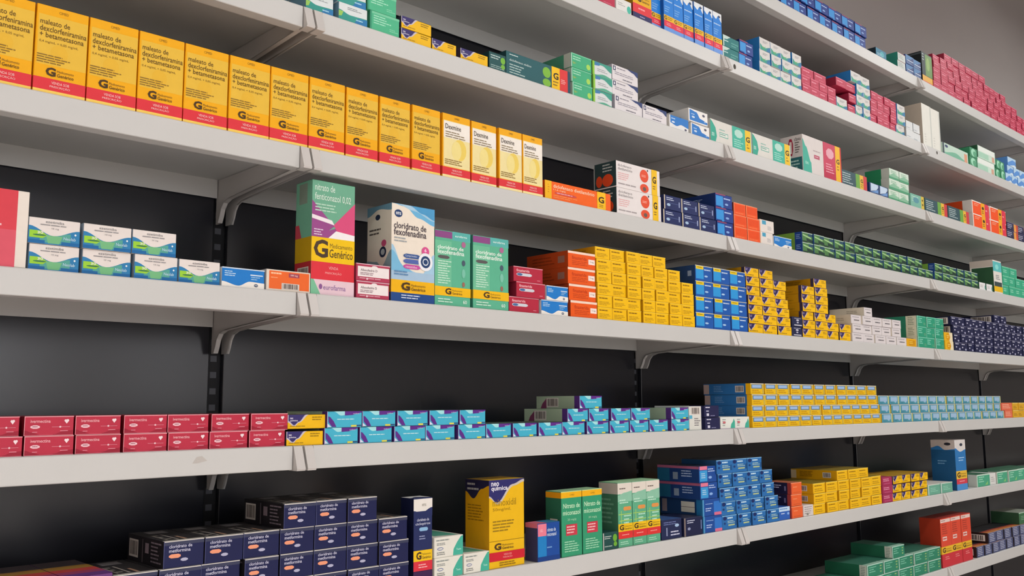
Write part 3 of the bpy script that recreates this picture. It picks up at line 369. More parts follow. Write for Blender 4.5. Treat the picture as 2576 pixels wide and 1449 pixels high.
kind('teth', .0655, .0345, .09, 'E4E2D6', [('p', '45B098', [64, 2, 99, 2, 99, 96, 92, 94, 78, 66, 66, 34]), ('t', 'BCE8DC', 'Teuto', 76, 26, 92, 36, .5), ('n', '8C9490', 6, 76, 62, 90, 1), ('n', '707878', 8, 58, 48, 72, 2), ('o', '5C6CA0', 10, 36, 30, 50), ('o', 'E4E2D6', 12, 39, 28, 47), ('n', '787C78', 8, 10, 42, 28, 2)], (), [('p', '58A890', [20, 20, 90, 6, 90, 90, 40, 90])])
kind('minox', .0905, .1585, .066, 'ECBA10', [('w', 'C8C0B8', [0, 80, 24, 72, 70, 92, 100, 96], 100), ('w', '2C2A6A', [0, 82, 22, 74, 66, 94, 100, 99], 100), ('t', 'E8E6F0', 'neo', 6, 93, 28, 97.5, 1), ('t', 'E8E6F0', 'química', 6, 86.5, 52, 93, 1), ('t', 'A88410', 'minoxidil', 10, 70, 76, 78, .2), ('t', 'A88410', '50mg/mL', 10, 63.5, 62, 68, .2), ('n', '9A7A14', 10, 40, 74, 54, 4), ('r', '7A5C10', 0, 30.3, 100, 30.7), ('g', 14, 19, 68, 29), ('r', 'CC2030', 0, 8, 100, 18), ('t', 'F4B0A8', 'VENDA SOB', 40, 13.6, 62, 15.8), ('t', 'F4B0A8', 'PRESCRIÇÃO', 38, 10.4, 64, 12.8), ('n', '8A6A10', 28, 1.6, 74, 6.6, 2)],
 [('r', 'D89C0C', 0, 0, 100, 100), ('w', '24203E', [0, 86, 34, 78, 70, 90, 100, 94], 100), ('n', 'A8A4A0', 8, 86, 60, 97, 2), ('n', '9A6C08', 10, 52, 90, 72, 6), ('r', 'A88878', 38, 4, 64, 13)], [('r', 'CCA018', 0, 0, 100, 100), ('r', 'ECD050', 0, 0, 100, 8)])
kind('bluepk', .087, .071, .033, '174A9C', [('r', '1C80C4', 2, 12, 40, 66), ('r', 'EC8094', 2, 66, 40, 98), ('n', 'F8C4CC', 12, 76, 28, 84, 2), ('t', 'C8D8F0', 'nitrato de', 44, 76, 82, 86, .8), ('t', 'C8D8F0', 'miconazol', 43, 64, 84, 74, .8), ('n', '78A8DC', 42, 30, 64, 38, 1), ('r', '143C84', 0, 0, 100, 12)], [('r', '3C3C60', 0, 0, 100, 100), ('r', 'D87088', 0, 88, 100, 100)], [('r', 'D87088', 0, 0, 42, 100), ('r', '3C88B4', 42, 0, 100, 100)])
kind('micog', .061, .1255, .042, '349A70', [('r', 'F2B414', 0, 90, 100, 99), ('t', '8A6410', 'CIMED', 42, 93, 64, 95.6), ('r', 'C8E4A0', 0, 99, 100, 100), ('t', 'C4ECC8', 'Nitrato de', 10, 74, 90, 81.5, .6), ('t', 'C4ECC8', 'miconazol', 8, 63.5, 92, 71, .6), ('t', 'B4E4C0', '20 mg/g', 30, 54, 72, 58), ('r', 'C83C4C', 22, 32, 76, 49), ('n', 'F4C4C4', 26, 34, 72, 47, 3), ('n', 'A0DCB8', 14, 6, 88, 24, 5), ('r', '2A8460', 0, 0, 1, 90)], [('r', '2C6A50', 0, 0, 100, 90), ('r', 'E89C14', 0, 90, 100, 99), ('r', 'D8D0C4', 28, 34, 76, 58), ('n', 'A85058', 34, 40, 66, 52, 3)], [('r', '9CC8A0', 0, 0, 100, 100)])
kind('whgreen', .0475, .1325, .052, '5FAE88', [('r', 'E0D8CC', 0, 82, 100, 99), ('w', '8CC4A8', [0, 80, 50, 84, 100, 86], 70), ('n', '6C6058', 12, 88, 66, 92, 1), ('n', 'C4E8D4', 12, 66, 76, 74, 2), ('o', 'E09850', 38, 56, 92, 62), ('r', 'B8DC60', 8, 40, 96, 41), ('r', 'B8DC60', 4, 50, 96, 51), ('r', 'A8D870', 20, 32, 24, 56), ('n', 'B4E4C8', 40, 34, 90, 50, 3), ('r', 'F0C218', 0, 24, 100, 36), ('g', 8, 24.5, 94, 35.5), ('r', 'DC3434', 0, 13, 100, 24), ('n', 'F4A8A0', 24, 17, 80, 20, 1), ('n', 'B4E8CC', 12, 3, 70, 9, 2)], [('r', 'C4B8AC', 0, 82, 100, 99), ('r', '44785C', 0, 0, 100, 82), ('n', '6C9C80', 8, 34, 90, 76, 6)], [('r', 'A4D8A8', 0, 0, 100, 100), ('r', 'D8E8C8', 0, 0, 100, 10)])
kind('dteal2', .0485, .0346, .04, '1E4A48', [('n', 'C4D0C8', 10, 60, 60, 82, 2), ('n', 'A8BCB4', 10, 14, 90, 26, 1), ('e', '6CAC34', 80, 66, 14, 22), ('e', '6CAC34', 82, 30, 12, 14), ('r', 'D8D4CC', 0, 0, 5, 100)])
kind('losn', .073, .0425, .08, '1E2850', [('n', '6C78A8', 10, 70, 80, 90, 2), ('o', 'A8C4E4', 66, 58, 86, 74), ('n', 'C8CCE0', 44, 12, 92, 42, 2), ('r', '8C94B4', 22, 18, 28, 60)], (), [('r', '3C5C94', 0, 0, 100, 100)])
kind('losn2', .0705, .0405, .08, '1A2044', [('r', '7C706C', 0, 0, 8, 100), ('n', 'C8CCE0', 16, 66, 64, 88, 2), ('e', '8C94B4', 26, 40, 8, 8), ('r', '6C84B4', 90, 30, 95, 80)])
kind('bluepkl', .075, .0376, .12, '1D4C9A', [('r', '3C9CD8', 4, 8, 46, 74), ('r', 'E07C98', 4, 78, 46, 100), ('n', 'B8CCF0', 50, 60, 94, 86, 2), ('e', '8CB4E8', 62, 30, 10, 8), ('n', 'B8DCF4', 12, 24, 38, 60, 3)], [('r', '1E3E78', 0, 0, 100, 100), ('r', '1F6488', 0, 4, 30, 82), ('r', 'B06080', 0, 84, 100, 100), ('r', '8C9CB0', 38, 16, 50, 60), ('n', 'A4B8D8', 58, 30, 92, 76, 3)], [('r', '2C3850', 0, 0, 100, 100)])
kind('blueup', .075, .0376, .12, '1D4C9A', [('r', '2E74C8', 60, 8, 100, 84), ('r', 'D87090', 62, 0, 100, 18), ('n', 'B8CCF0', 16, 24, 56, 50, 2), ('n', '8CACDC', 16, 66, 56, 76, 1), ('r', '4C94C4', 0, 0, 8, 100)], [('r', '1C3C68', 0, 0, 86, 100), ('r', '2470A4', 86, 0, 100, 100), ('r', 'D8D4C8', 50, 20, 82, 84), ('r', '6C5C64', 50, 50, 82, 53), ('r', '8C7C84', 4, 14, 16, 92)])
kind('bluesm', .0615, .0323, .1, '2A6EB0', [('r', '78B0DC', 0, 93, 100, 100), ('n', 'C4E4F4', 36, 66, 92, 90, 1), ('n', 'B4D4C8', 36, 40, 88, 62, 2), ('r', 'B4C48C', 40, 24, 84, 34), ('e', '1A2C64', 18, 80, 12, 14), ('e', '1A3C78', 16, 44, 7, 8), ('r', '1C548C', 88, 22, 98, 60)], [('r', '24507C', 0, 0, 100, 100)], [('r', '2C3440', 0, 0, 100, 100)])
kind('blueswh', .07, .0323, .1, '2C60B8', [('r', 'C0DCF4', 0, 66, 100, 100), ('n', '6C98D0', 10, 72, 90, 94, 1), ('n', 'D0E0F8', 20, 40, 60, 56, 1), ('e', '8CB8F0', 84, 46, 10, 10)])
kind('ornav', .0576, .0298, .075, 'E86430', [('r', 'C84C30', 0, 0, 8, 100), ('r', 'F4946C', 0, 93, 100, 100), ('n', 'F49060', 20, 50, 60, 70, 1), ('n', 'C85428', 20, 10, 90, 20, 1)], [('r', '221E3C', 0, 0, 86, 100), ('r', 'A43C34', 86, 0, 100, 100), ('n', 'C8C4D4', 16, 46, 66, 82, 2), ('r', '7C7494', 74, 30, 80, 70)], [('r', 'B86C4C', 0, 0, 100, 100)])
kind('whitebl', .0554, .0284, .08, 'D8D0CC', [('n', 'A09898', 10, 14, 90, 90, 4), ('r', '8C8880', 30, 8, 50, 30)])
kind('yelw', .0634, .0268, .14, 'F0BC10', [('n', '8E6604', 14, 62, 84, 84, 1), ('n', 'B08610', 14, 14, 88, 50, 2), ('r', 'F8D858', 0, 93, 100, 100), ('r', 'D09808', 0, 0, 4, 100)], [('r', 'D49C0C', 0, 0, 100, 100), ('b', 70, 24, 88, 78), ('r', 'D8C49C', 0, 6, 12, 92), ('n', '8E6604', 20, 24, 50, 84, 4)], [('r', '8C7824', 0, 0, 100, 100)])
kind('plum', .0705, .0245, .1, 'A83058', [('n', 'E8A0B8', 14, 44, 90, 84, 2), ('r', '8C2444', 0, 0, 5, 100), ('n', 'C86088', 20, 12, 80, 30, 1)])
kind('mintlow', .07, .0326, .1, '6CAC94', [('r', 'D0DCD0', 0, 92, 100, 100), ('r', 'C8D8D0', 0, 0, 8, 100), ('n', '98D4BC', 20, 24, 84, 70, 3)], (), [('r', 'D4D0C8', 0, 0, 100, 100)])
kind('whitetall', .045, .04, .08, 'DCDCD8', [('n', 'A8A8A4', 20, 20, 84, 70, 3)])
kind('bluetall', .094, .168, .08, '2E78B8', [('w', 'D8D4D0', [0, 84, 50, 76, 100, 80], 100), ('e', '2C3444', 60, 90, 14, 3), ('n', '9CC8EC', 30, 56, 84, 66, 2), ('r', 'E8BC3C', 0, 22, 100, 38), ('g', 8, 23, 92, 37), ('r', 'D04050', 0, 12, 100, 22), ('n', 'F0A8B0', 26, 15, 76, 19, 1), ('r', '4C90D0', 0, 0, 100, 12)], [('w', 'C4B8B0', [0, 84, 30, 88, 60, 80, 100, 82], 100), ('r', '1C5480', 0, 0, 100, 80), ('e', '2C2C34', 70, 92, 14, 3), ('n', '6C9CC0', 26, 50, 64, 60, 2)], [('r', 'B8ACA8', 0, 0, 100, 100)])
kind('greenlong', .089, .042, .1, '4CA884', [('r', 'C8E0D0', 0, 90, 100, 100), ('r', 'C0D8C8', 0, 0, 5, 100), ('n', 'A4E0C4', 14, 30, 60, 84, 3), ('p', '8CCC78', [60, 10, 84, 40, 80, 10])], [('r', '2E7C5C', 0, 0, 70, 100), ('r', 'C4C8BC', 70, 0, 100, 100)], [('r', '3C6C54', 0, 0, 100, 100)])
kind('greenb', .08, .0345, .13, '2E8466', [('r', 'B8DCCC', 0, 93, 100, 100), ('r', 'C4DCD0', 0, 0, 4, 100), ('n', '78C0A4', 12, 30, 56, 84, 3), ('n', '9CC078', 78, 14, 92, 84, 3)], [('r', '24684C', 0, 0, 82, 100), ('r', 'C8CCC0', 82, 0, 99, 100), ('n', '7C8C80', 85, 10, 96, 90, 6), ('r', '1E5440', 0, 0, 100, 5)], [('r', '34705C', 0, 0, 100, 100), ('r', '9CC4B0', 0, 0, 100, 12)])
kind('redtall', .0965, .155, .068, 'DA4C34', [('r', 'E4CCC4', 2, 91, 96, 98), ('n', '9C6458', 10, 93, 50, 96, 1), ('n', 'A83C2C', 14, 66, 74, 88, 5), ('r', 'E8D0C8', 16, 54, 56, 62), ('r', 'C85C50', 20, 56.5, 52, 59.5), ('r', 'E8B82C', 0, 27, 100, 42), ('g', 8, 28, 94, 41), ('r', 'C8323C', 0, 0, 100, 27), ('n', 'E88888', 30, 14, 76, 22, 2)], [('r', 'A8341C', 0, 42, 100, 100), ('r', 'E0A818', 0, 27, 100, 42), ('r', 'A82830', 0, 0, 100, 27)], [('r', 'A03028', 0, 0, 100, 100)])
kind('navend', .0697, .036, .1, '4C5478', [('r', '181828', 0, 0, 10, 100), ('n', 'B8BCD0', 20, 10, 90, 90, 5), ('r', '8C8CA0', 0, 94, 100, 100)], [('r', '2C1C1C', 0, 0, 100, 100), ('b', 10, 20, 90, 80)], [('r', '1C1C20', 0, 30, 100, 100), ('r', 'C07840', 0, 0, 100, 18), ('r', 'A04030', 0, 18, 100, 30)])
kind('greendark', .09, .043, .1, '3C6C48', [('r', 'A8C4B0', 0, 92, 100, 100), ('n', '7CA888', 14, 30, 84, 70, 3)], [('r', '2C4C34', 0, 0, 100, 100)], [('r', '8C9488', 0, 0, 100, 100)])
kind('palegreen', .0765, .0345, .08, '8CC0A0', [('w', 'D2E4D4', [0, 34, 50, 60, 100, 44], 100), ('r', '4E9C74', 0, 0, 100, 22), ('r', '3C7C5C', 0, 0, 3, 100), ('n', '7CB090', 20, 56, 80, 84, 2)], [('r', '2C8A5C', 0, 0, 68, 100), ('r', 'C4C8BC', 68, 0, 100, 100)], [('r', 'B4C8B8', 0, 0, 100, 100)])
kind('blueswirl', .066, .034, .08, '24406E', [('p', 'C4D8EC', [10, 20, 70, 40, 92, 70, 92, 92, 12, 96]), ('p', '6C98D0', [10, 10, 90, 16, 92, 50, 60, 34])])
# ================================================================== shelf 8 (highest)
grid('navblu', 8, [(1925, 2178, 8), (1895, 2180, 8)], 'dark blue box with sky-blue square', rowh=.0395, jit=.001)
grid('teallog', 8, [(2205, 2232, 1)], 'small teal-blue box beside the dark blue stack')
grid('whgr', 8, [(2259, 2279, 1), (2259, 2278.5, 1)], 'small white box with green side')
grid('nvblu2', 8, [(2281, 2319, 2), (2279, 2319, 2)], 'navy and steel-blue box beside the tall dark box')
grid('dktall', 8, [(2321, 2347.6, 1)], 'tall dark box with green front and orange foot')
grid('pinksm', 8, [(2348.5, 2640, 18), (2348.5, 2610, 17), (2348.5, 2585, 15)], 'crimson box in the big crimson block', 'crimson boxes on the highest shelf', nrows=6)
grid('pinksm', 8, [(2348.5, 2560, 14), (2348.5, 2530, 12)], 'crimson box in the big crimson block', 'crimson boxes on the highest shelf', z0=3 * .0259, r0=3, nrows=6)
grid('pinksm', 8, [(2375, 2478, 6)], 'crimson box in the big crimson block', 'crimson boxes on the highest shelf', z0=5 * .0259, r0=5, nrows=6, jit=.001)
# ================================================================== shelf 7
grid('pinksm', 7, [(1500, 1549, 1)], 'crimson box just left of a white box with teal disc')
grid('whteal', 7, [(1550, 1589, 1)], 'white box with teal disc left of tall yellow box')
grid('tallyrn', 7, [(1591, 1639, 1)], 'tall yellow box with red and navy bands')
grid('tallblue', 7, [(1640, 1670, 1)], 'tall blue box set apart left of its row', y=.012)
grid('tallblue', 7, [(1671, 1817, 6)], 'tall blue box with white wavy cap in a row')
grid('tealwd', 7, [(1819, 1860, 1), (1819, 1860, 1)], 'dark teal box with white corner')
grid('navblu', 7, [(1861, 1896, 1), (1861, 1896, 1)], 'dark blue box between teal and white-green boxes', rowh=.0345)
grid('ez2', 7, [(1912, 2018, 4), (1912, 2017, 4), (1912, 2016.6, 4)], 'white box with green wave, nearer block', 'white and green boxes, nearer block')
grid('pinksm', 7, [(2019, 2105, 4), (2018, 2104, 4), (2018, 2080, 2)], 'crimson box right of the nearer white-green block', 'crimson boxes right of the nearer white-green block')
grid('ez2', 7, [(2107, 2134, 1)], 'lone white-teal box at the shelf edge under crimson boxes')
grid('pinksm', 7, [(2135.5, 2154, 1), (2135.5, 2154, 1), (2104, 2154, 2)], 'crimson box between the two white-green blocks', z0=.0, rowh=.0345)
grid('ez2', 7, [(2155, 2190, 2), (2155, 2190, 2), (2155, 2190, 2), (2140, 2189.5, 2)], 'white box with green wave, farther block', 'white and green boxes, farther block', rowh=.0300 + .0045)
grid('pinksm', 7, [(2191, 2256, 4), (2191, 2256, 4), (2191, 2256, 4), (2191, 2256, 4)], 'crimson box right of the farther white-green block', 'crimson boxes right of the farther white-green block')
grid('ez2', 7, [(2257.5, 2278, 1), (2257.5, 2277.5, 1), (2257, 2277, 1)], 'white-teal box right of the crimson boxes')
grid('whitesm', 7, [(2279, 2318, 2), (2279, 2314, 2)], 'small white box left of tall white boxes', y=.004)
grid('plainw', 7, [(2321, 2368, 2)], 'tall plain white box')
grid('greenw', 7, [(2374, 2438, 1)], 'long pale green box right of tall white boxes')
grid('greenring', 7, [(2440, 2459, 1), (2440, 2459, 1)], 'small green box with pale disc, left of long pale box')
grid('greenpale', 7, [(2461, 2505, 1), (2461, 2505, 1)], 'pale green box with white top')
grid('greenring', 7, [(2506, 2529, 2), (2506, 2528, 2)], 'small green box with pale disc, right of pale box')
grid('bluepale', 7, [(2531, 2590, 4), (2536, 2580, 3), (2536, 2557, 1)], 'small light blue and white box')
# ================================================================== shelf 6
grid('tealw', 6, [(772, 842, 1), (770, 840, 1)], 'white box with teal wave above the bracket')
grid('tealw', 6, [(852, 925, 1), (850, 923, 1)], 'white box with teal wave left of mint-green boxes')
grid('mint', 6, [(931, 1006, 1), (924, 998, 1)], 'mint-green box above a tall yellow box row')
grid('neoyel2', 6, [(1009, 1086, 1), (1009, 1086, 1)], 'yellow box with navy wave in two-box pile', rowh=.0225)
grid('neoyel2', 6, [(1087, 1149, 1)], 'yellow box with navy wave right of the two-box pile')
grid('neoyel2', 6, [(1159, 1229, 1)], 'yellow box with navy wave beside dark teal box')
grid('dteal', 6, [(1231, 1274, 1)], 'small dark teal box with green leaf dots')
grid('dteallong', 6, [(1275, 1437, 1)], 'long dark teal box with yellow and red end')
grid('mintdot', 6, [(1441, 1492, 1), (1439, 1490, 1), (1437, 1489, 1)], 'green box with pale leaf dot')
grid('limew', 6, [(1493, 1541, 1), (1492, 1541, 1), (1491, 1540, 1)], 'white-green box with lime strip')
grid('whnavy', 6, [(1546, 1616, 1), (1542, 1608, 1), (1541, 1607, 1)], 'white box with navy corner in pile')
grid('whnavy', 6, [(1617, 1678, 1)], 'white box with navy corner right of its pile')
grid('bluewl', 6, [(1685, 1734, 1)], 'white and blue wave box, left of the pair below')
grid('bluewf', 6, [(1741, 1788, 1)], 'white and blue wave box, right of the pair below')
grid('bluewf', 6, [(1732, 1781, 1)], 'white and blue wave box lying on two others', z0=.0325)
grid('amox', 6, [(1789.5, 1893, 1)], 'long white-teal box with yellow strip, nearer one')
grid('amox', 6, [(1894, 1990, 1)], 'long white-teal box with yellow strip, farther one')
grid('clav', 6, [(2021, 2118, 1)], 'large white and crimson box with green curve')
grid('dtealg', 6, [(2118.6, 2183.6, 1)], 'dark slate box with green yellow red end, nearest')
grid('blueswirl', 6, [(2189, 2236, 2)], 'navy box with pale blue front, left of green pile')
grid('palegreen', 6, [(2237, 2289, 2), (2237, 2289, 2), (2238, 2288, 2)], 'green box in the pile past the crimson box')
grid('tealyel', 6, [(2292, 2326, 1)], 'pale teal box with yellow edge')
grid('dtealg', 6, [(2328, 2384, 1)], 'dark slate box with green yellow red end, middle')
grid('dtealg', 6, [(2385, 2438, 1)], 'dark slate box with green yellow red end, farthest')
grid('orredG', 6, [(2448, 2532, 2), (2447, 2531, 2)], 'bright orange box with yellow and red strips')
grid('navyor', 6, [(2533, 2562, 1), (2533, 2561, 1)], 'navy box with orange end, nearer pile', rowh=.0324)
grid('navyor', 6, [(2563, 2590, 1), (2562, 2588, 1)], 'navy box with orange end, farther pile', rowh=.0324)
# ================================================================== shelf 5
ye = [(-62, 79), (80, 214), (215, 341), (342, 458), (459, 571), (572, 676), (677, 774), (775, 866), (870, 952), (955, 1033), (1036, 1108), (1112, 1183), (1187, 1251), (1255, 1314), (1315, 1366)]
for i, (a, b) in enumerate(ye):
    z = SZ[5] + .0003; k = 'syrup' if i < 11 else 'dex'; X0 = gx(a, .004, z); X1 = gx(b, .004, z)
    if i < 11: lab = 'tall yellow syrup box with red band, %s in its row' % ORD[i]
    else: lab = 'tall pale-yellow syrup box with white upper panel, %s of four' % ['leftmost', 'second', 'third', 'rightmost'][i - 11]
    put(k, X0, X1, .003 + random.uniform(0, .003), z, lab, 'tall yellow syrup boxes' if i < 11 else 'tall pale-yellow syrup boxes')
grid('diclor', 5, [(1370, 1537, 1)], 'long orange box with yellow ends')
grid('dicwh', 5, [(1552, 1665, 1), (1551, 1662, 1)], 'white ointment box with red dots and yellow strip')
grid('nvlos', 5, [(1670, 1804, 3), (1670, 1798, 3)], 'navy box with cream edge', jit=.004)
grid('navblu', 5, [(1805, 1846, 1), (1800, 1845, 1), (1799, 1842, 1)], 'royal blue box with sky-blue square beside orange pile', rowh=.0346)
grid('orpl', 5, [(1848, 1913, 2), (1848, 1913, 2), (1848, 1908, 2)], 'plain orange box')
grid('wbl', 5, [(1915, 1947, 1), (1914, 1950, 1)], 'white box with blue square right of orange pile')
grid('bluewave', 5, [(1948, 1993, 1)], 'blue box with white wave beside green-blue boxes', y=.005)
grid('gb', 5, [(2019, 2349, 14), (2019, 2322, 13)], 'small green box in the nearer long block', 'green boxes, nearer long block')
grid('gb', 5, [(2351.5, 2462, 6), (2351, 2462, 6)], 'small green box in the farther block', 'green boxes, farther block')
grid('whteal2', 5, [(2464, 2480, 1)], 'tiny white box left of another tiny white box')
grid('whteal2', 5, [(2483, 2498, 1)], 'tiny white box against the tall dark-green-sided box')
grid('tallgrw', 5, [(2499.5, 2521, 1)], 'tall white and teal box with dark green side')
grid('tealg', 5, [(2523, 2600, 5), (2522, 2600, 5), (2522, 2560, 2)], 'teal-green box past the tall white-teal box')
# ================================================================== shelf 4
grid('red', 4, [(-260, 72, 1)], 'large red and pink box with white right margin')
grid('ezet', 4, [(69 + 4, 202, 1), (72, 204, 1)], 'white-blue-green wave box, first pile from left')
grid('ezet', 4, [(208, 332, 1), (209, 332, 1)], 'white-blue-green wave box, second pile from left')
grid('ezet', 4, [(338, 448, 1), (333, 445, 1)], 'white-blue-green wave box, third pile from left')
grid('ezet', 4, [(452, 557, 1)], 'white-blue-green wave box alone right of three piles')
grid('bluewave', 4, [(559, 668, 1)], 'blue box with white wave, left of orange barcode box')
grid('orangebar', 4, [(670, 783, 1)], 'orange box with barcode over the shelf joint')
grid('fentic', 4, [(784, 894, 1)], 'tall green-purple-pink box with large G', y=.006)
grid('allexo', 4, [(896, 981, 1), (895, 982, 1)], 'small crimson and white labelled box')
grid('fexow', 4, [(984, 1094, 1)], 'tall white and light-blue box with dark side')
grid('fexog', 4, [(1096, 1187, 1)], 'tall green box with purple top band, left one')
grid('fexog', 4, [(1190, 1281, 1)], 'tall green box with purple top band, right one')
grid('finpink', 4, [(1283, 1360, 1), (1299, 1373, 1), (1292, 1367, 1)], 'crimson box with grey pill label')
grid('bluewave', 4, [(1363, 1431, 1), (1375, 1430, 1)], 'blue box with white wave, left of orange pile')
grid('orfin', 4, [(1436, 1504, 1), (1434, 1503, 1), (1431, 1501, 1), (1431, 1501, 1)], 'deep orange box with white top edge')
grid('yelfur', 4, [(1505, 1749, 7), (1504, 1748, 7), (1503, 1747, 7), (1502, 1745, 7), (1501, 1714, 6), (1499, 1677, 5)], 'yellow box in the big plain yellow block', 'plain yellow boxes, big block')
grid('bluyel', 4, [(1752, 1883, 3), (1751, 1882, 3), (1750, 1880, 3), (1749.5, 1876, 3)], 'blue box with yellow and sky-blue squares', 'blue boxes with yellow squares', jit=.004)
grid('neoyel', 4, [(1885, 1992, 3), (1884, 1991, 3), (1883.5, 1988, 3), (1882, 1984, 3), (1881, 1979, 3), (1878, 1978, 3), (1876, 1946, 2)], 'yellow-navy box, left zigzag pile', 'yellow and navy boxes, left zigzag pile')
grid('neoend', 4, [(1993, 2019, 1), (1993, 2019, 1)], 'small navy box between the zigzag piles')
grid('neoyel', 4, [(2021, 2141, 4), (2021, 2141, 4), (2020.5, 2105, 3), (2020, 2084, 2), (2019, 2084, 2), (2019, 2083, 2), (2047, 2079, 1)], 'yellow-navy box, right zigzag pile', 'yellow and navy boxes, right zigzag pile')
grid('white', 4, [(2144, 2281, 5), (2144, 2267, 5), (2143, 2267, 5), (2174, 2195, 1)], 'small plain white box', 'small plain white boxes')
grid('yelsmall', 4, [(2284, 2308, 1)], 'small amber box at the foot of the green pile')
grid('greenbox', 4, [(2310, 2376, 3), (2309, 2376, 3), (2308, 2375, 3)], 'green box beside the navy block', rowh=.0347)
grid('yelround', 4, [(2379, 2400, 1), (2378, 2399, 1)], 'small yellow box left of navy block')
grid('navy', 4, [(2402, 2600, 13), (2401, 2600, 13), (2398, 2600, 13), (2392, 2600, 13)], 'navy box in the big navy block', 'navy boxes, big block', nrows=5)
grid('navy', 4, [(2502, 2532, 2)], 'navy box on the big navy block', 'navy boxes, big block', z0=4 * .0296, r0=4, nrows=5)
# ================================================================== shelf 3
for r, ed in enumerate(([(-65, 56), (59, 186), (189, 305), (309, 420), (422, 525), (526, 623), (627, 718.5)], [(-72, 50), (59, 186), (188, 304), (311, 421), (421.5, 526), (532, 628), (630, 724)])):
    for i, (a, b) in enumerate(ed):
        z = SZ[3] + .0003 + r * .025; put('iver', gx(a, .004, z + .012), gx(b, .004, z + .012), .003 + random.uniform(0, .003), z, 'red box with white heart, %s in %s row, sixth-highest shelf' % (ORD[i], ['lower', 'upper'][r]), 'red boxes with heart')
grid('neoyel2', 3, [(720, 814, 1), (725, 822, 1)], 'yellow box with navy wave between red and cyan boxes', rowh=.0255)
c0 = [(815, 901), (904, 986), (991, 1070.5), (1071.5, 1146), (1152, 1222), (1223, 1287), (1290, 1351), (1355, 1414.5), (1415.5, 1473), (1478, 1533.5), (1534, 1583), (1584, 1632), (1635, 1682), (1689, 1734)]
c1 = [(821, 910), (912, 997), (999, 1077), (1081, 1155), (1156, 1222), (1429, 1481.5), (1482, 1532), (1537, 1586.5), (1587, 1635), (1689, 1733)]
for i, (a, b) in enumerate(c0):
    z = SZ[3] + .0003; put('cyan', gx(a, .004, z), gx(b, .004, z), .003 + random.uniform(0, .003), z, 'cyan box with purple swoosh, %s in bottom row, sixth-highest shelf' % ORD[i], 'cyan and purple boxes')
for i, (a, b) in enumerate(c1):
    z = SZ[3] + .0003 + .026; put('cyan', gx(a, .004, z), gx(b, .004, z), .003 + random.uniform(0, .003), z, 'cyan box with purple swoosh, %s in second row, sixth-highest shelf' % ORD[i], 'cyan and purple boxes')
grid('cyan', 3, [(1460, 1517, 1)], 'cyan box with purple swoosh alone on the very top', z0=.052)
grid('whbar', 3, [(1737, 1768, 1)], 'upright white box with barcode and black top')
grid('navyw', 3, [(1775, 1812, 1), (1774, 1811, 1)], 'navy box beside white barcode box')
grid('whmint', 3, [(1814, 1887, 2)], 'white box with mint drop')
grid('yblue', 3, [(1893, 2217, 12), (1892, 2212, 12), (1891, 2207, 11), (1889, 2205, 11)], 'yellow box with pale blue window', 'yellow boxes with pale blue windows', jit=.0015)
grid('lblue', 3, [(2218.5, 2526, 14), (2214, 2517, 14), (2209, 2517, 14)], 'small pale blue box in long block', 'small pale blue boxes', jit=.0015)
grid('redor', 3, [(2528, 2548, 1), (2519, 2547, 1)], 'small coral box at the far end')
grid('ylast', 3, [(2549, 2590, 3), (2549, 2590, 3)], 'small mustard box at the far right end')
# ================================================================== shelf 2
for c in range(3):
    for r in range(2):
        put('rainbow', -.280 - .0605 * (c + 1), -.280 - .0605 * c, .004, SZ[2] + .0003 + r * .0398, 'dark box with rainbow striped top, %s in %s row, second-lowest shelf' % (['rightmost', 'second from right', 'third from right'][c], ['lower', 'upper'][r]), 'rainbow striped boxes')
MR = [(285, 1030, 8), (285, 1029, 8), (413, 1026, 7), (714, 949, 3)]
grid('metf', 2, MR, 'dark navy box with orange pill mark', 'dark navy boxes with orange pill marks')
grid('navtall', 2, [(1043, 1091, 1)], 'slim tall navy box with white top band')
grid('teth', 2, [(1092.5, 1165, 1), (1092, 1166, 1)], 'white-mint box in the two-box pile', jit=.001)
grid('teth', 2, [(1167, 1232, 1)], 'white-mint box at the foot of tall yellow box')
grid('minox', 2, [(1233, 1323, 1)], 'tall yellow box with navy wave and red band')
grid('bluepk', 2, [(1353, 1410, 1)], 'small blue box with pink corner', y=-.0)
grid('micog', 2, [(1412, 1515.5, 2)], 'tall green box with yellow top band')
grid('dteal2', 2, [(1517, 1555, 1)], 'tiny dark teal box with green dots')
grid('whgreen', 2, [(1557, 1663, 3)], 'slim green-white box with yellow and red bands')
grid('losn', 2, [(1667, 1718, 1)], 'small navy box left of its twin')
grid('losn2', 2, [(1721, 1768, 1)], 'small navy box right of its twin')
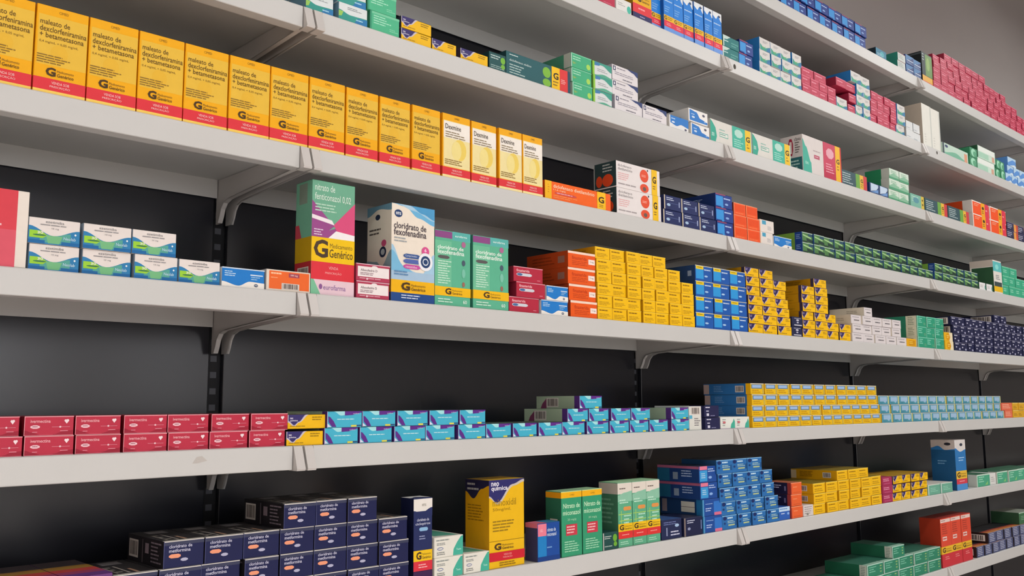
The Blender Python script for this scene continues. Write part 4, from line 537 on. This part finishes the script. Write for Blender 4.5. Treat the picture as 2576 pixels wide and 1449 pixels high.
grid('blueup', 2, [(1771, 1819, 1), (1768, 1816, 1)], 'long blue box with cream label on side')
grid('bluepkl', 2, [(1764, 1808, 1), (1761, 1806, 1)], 'long blue box with pink stripe', z0=2 * .038)
grid('bluesm', 2, [(1820, 1961, 4), (1817, 1958, 4), (1810, 1948.5, 4), (1808, 1945, 4), (1802, 1918, 3)], 'bright blue small box in stepped block', 'bright blue boxes in the stepped block')
grid('blueswh', 2, [(1962, 1990, 1)], 'blue box with pale top right of stepped block')
grid('ornav', 2, [(1992, 2021, 1), (1992, 2020, 1), (1991.5, 2019, 1)], 'orange box with dark navy side')
grid('whitebl', 2, [(2022, 2047, 1)], 'small white printed box against yellow block')
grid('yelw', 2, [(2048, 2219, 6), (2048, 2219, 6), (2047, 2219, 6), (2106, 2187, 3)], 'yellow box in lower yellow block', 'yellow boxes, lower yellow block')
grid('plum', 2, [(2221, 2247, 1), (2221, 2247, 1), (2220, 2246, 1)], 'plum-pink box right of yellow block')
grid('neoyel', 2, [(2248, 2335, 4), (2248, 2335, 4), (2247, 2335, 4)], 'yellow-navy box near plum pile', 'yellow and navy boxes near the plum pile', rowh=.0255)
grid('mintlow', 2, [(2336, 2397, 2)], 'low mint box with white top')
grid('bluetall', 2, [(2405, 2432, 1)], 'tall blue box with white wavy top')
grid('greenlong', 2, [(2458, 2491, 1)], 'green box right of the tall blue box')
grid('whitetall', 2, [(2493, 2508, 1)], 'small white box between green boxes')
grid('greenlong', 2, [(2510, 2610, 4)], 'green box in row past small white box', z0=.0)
# ================================================================== shelf 1 (lowest seen)
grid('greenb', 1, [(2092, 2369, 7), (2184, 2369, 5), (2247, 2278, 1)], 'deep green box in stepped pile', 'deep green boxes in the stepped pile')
grid('redtall', 1, [(2370, 2446, 3)], 'tall coral-red box with yellow band')
grid('navend', 1, [(2458, 2600, 8), (2486, 2600, 6)], 'slate and white box with dark striped top')
grid('greendark', 1, [(2565, 2600, 1)], 'dark green box on top of slate boxes', z0=.0728)
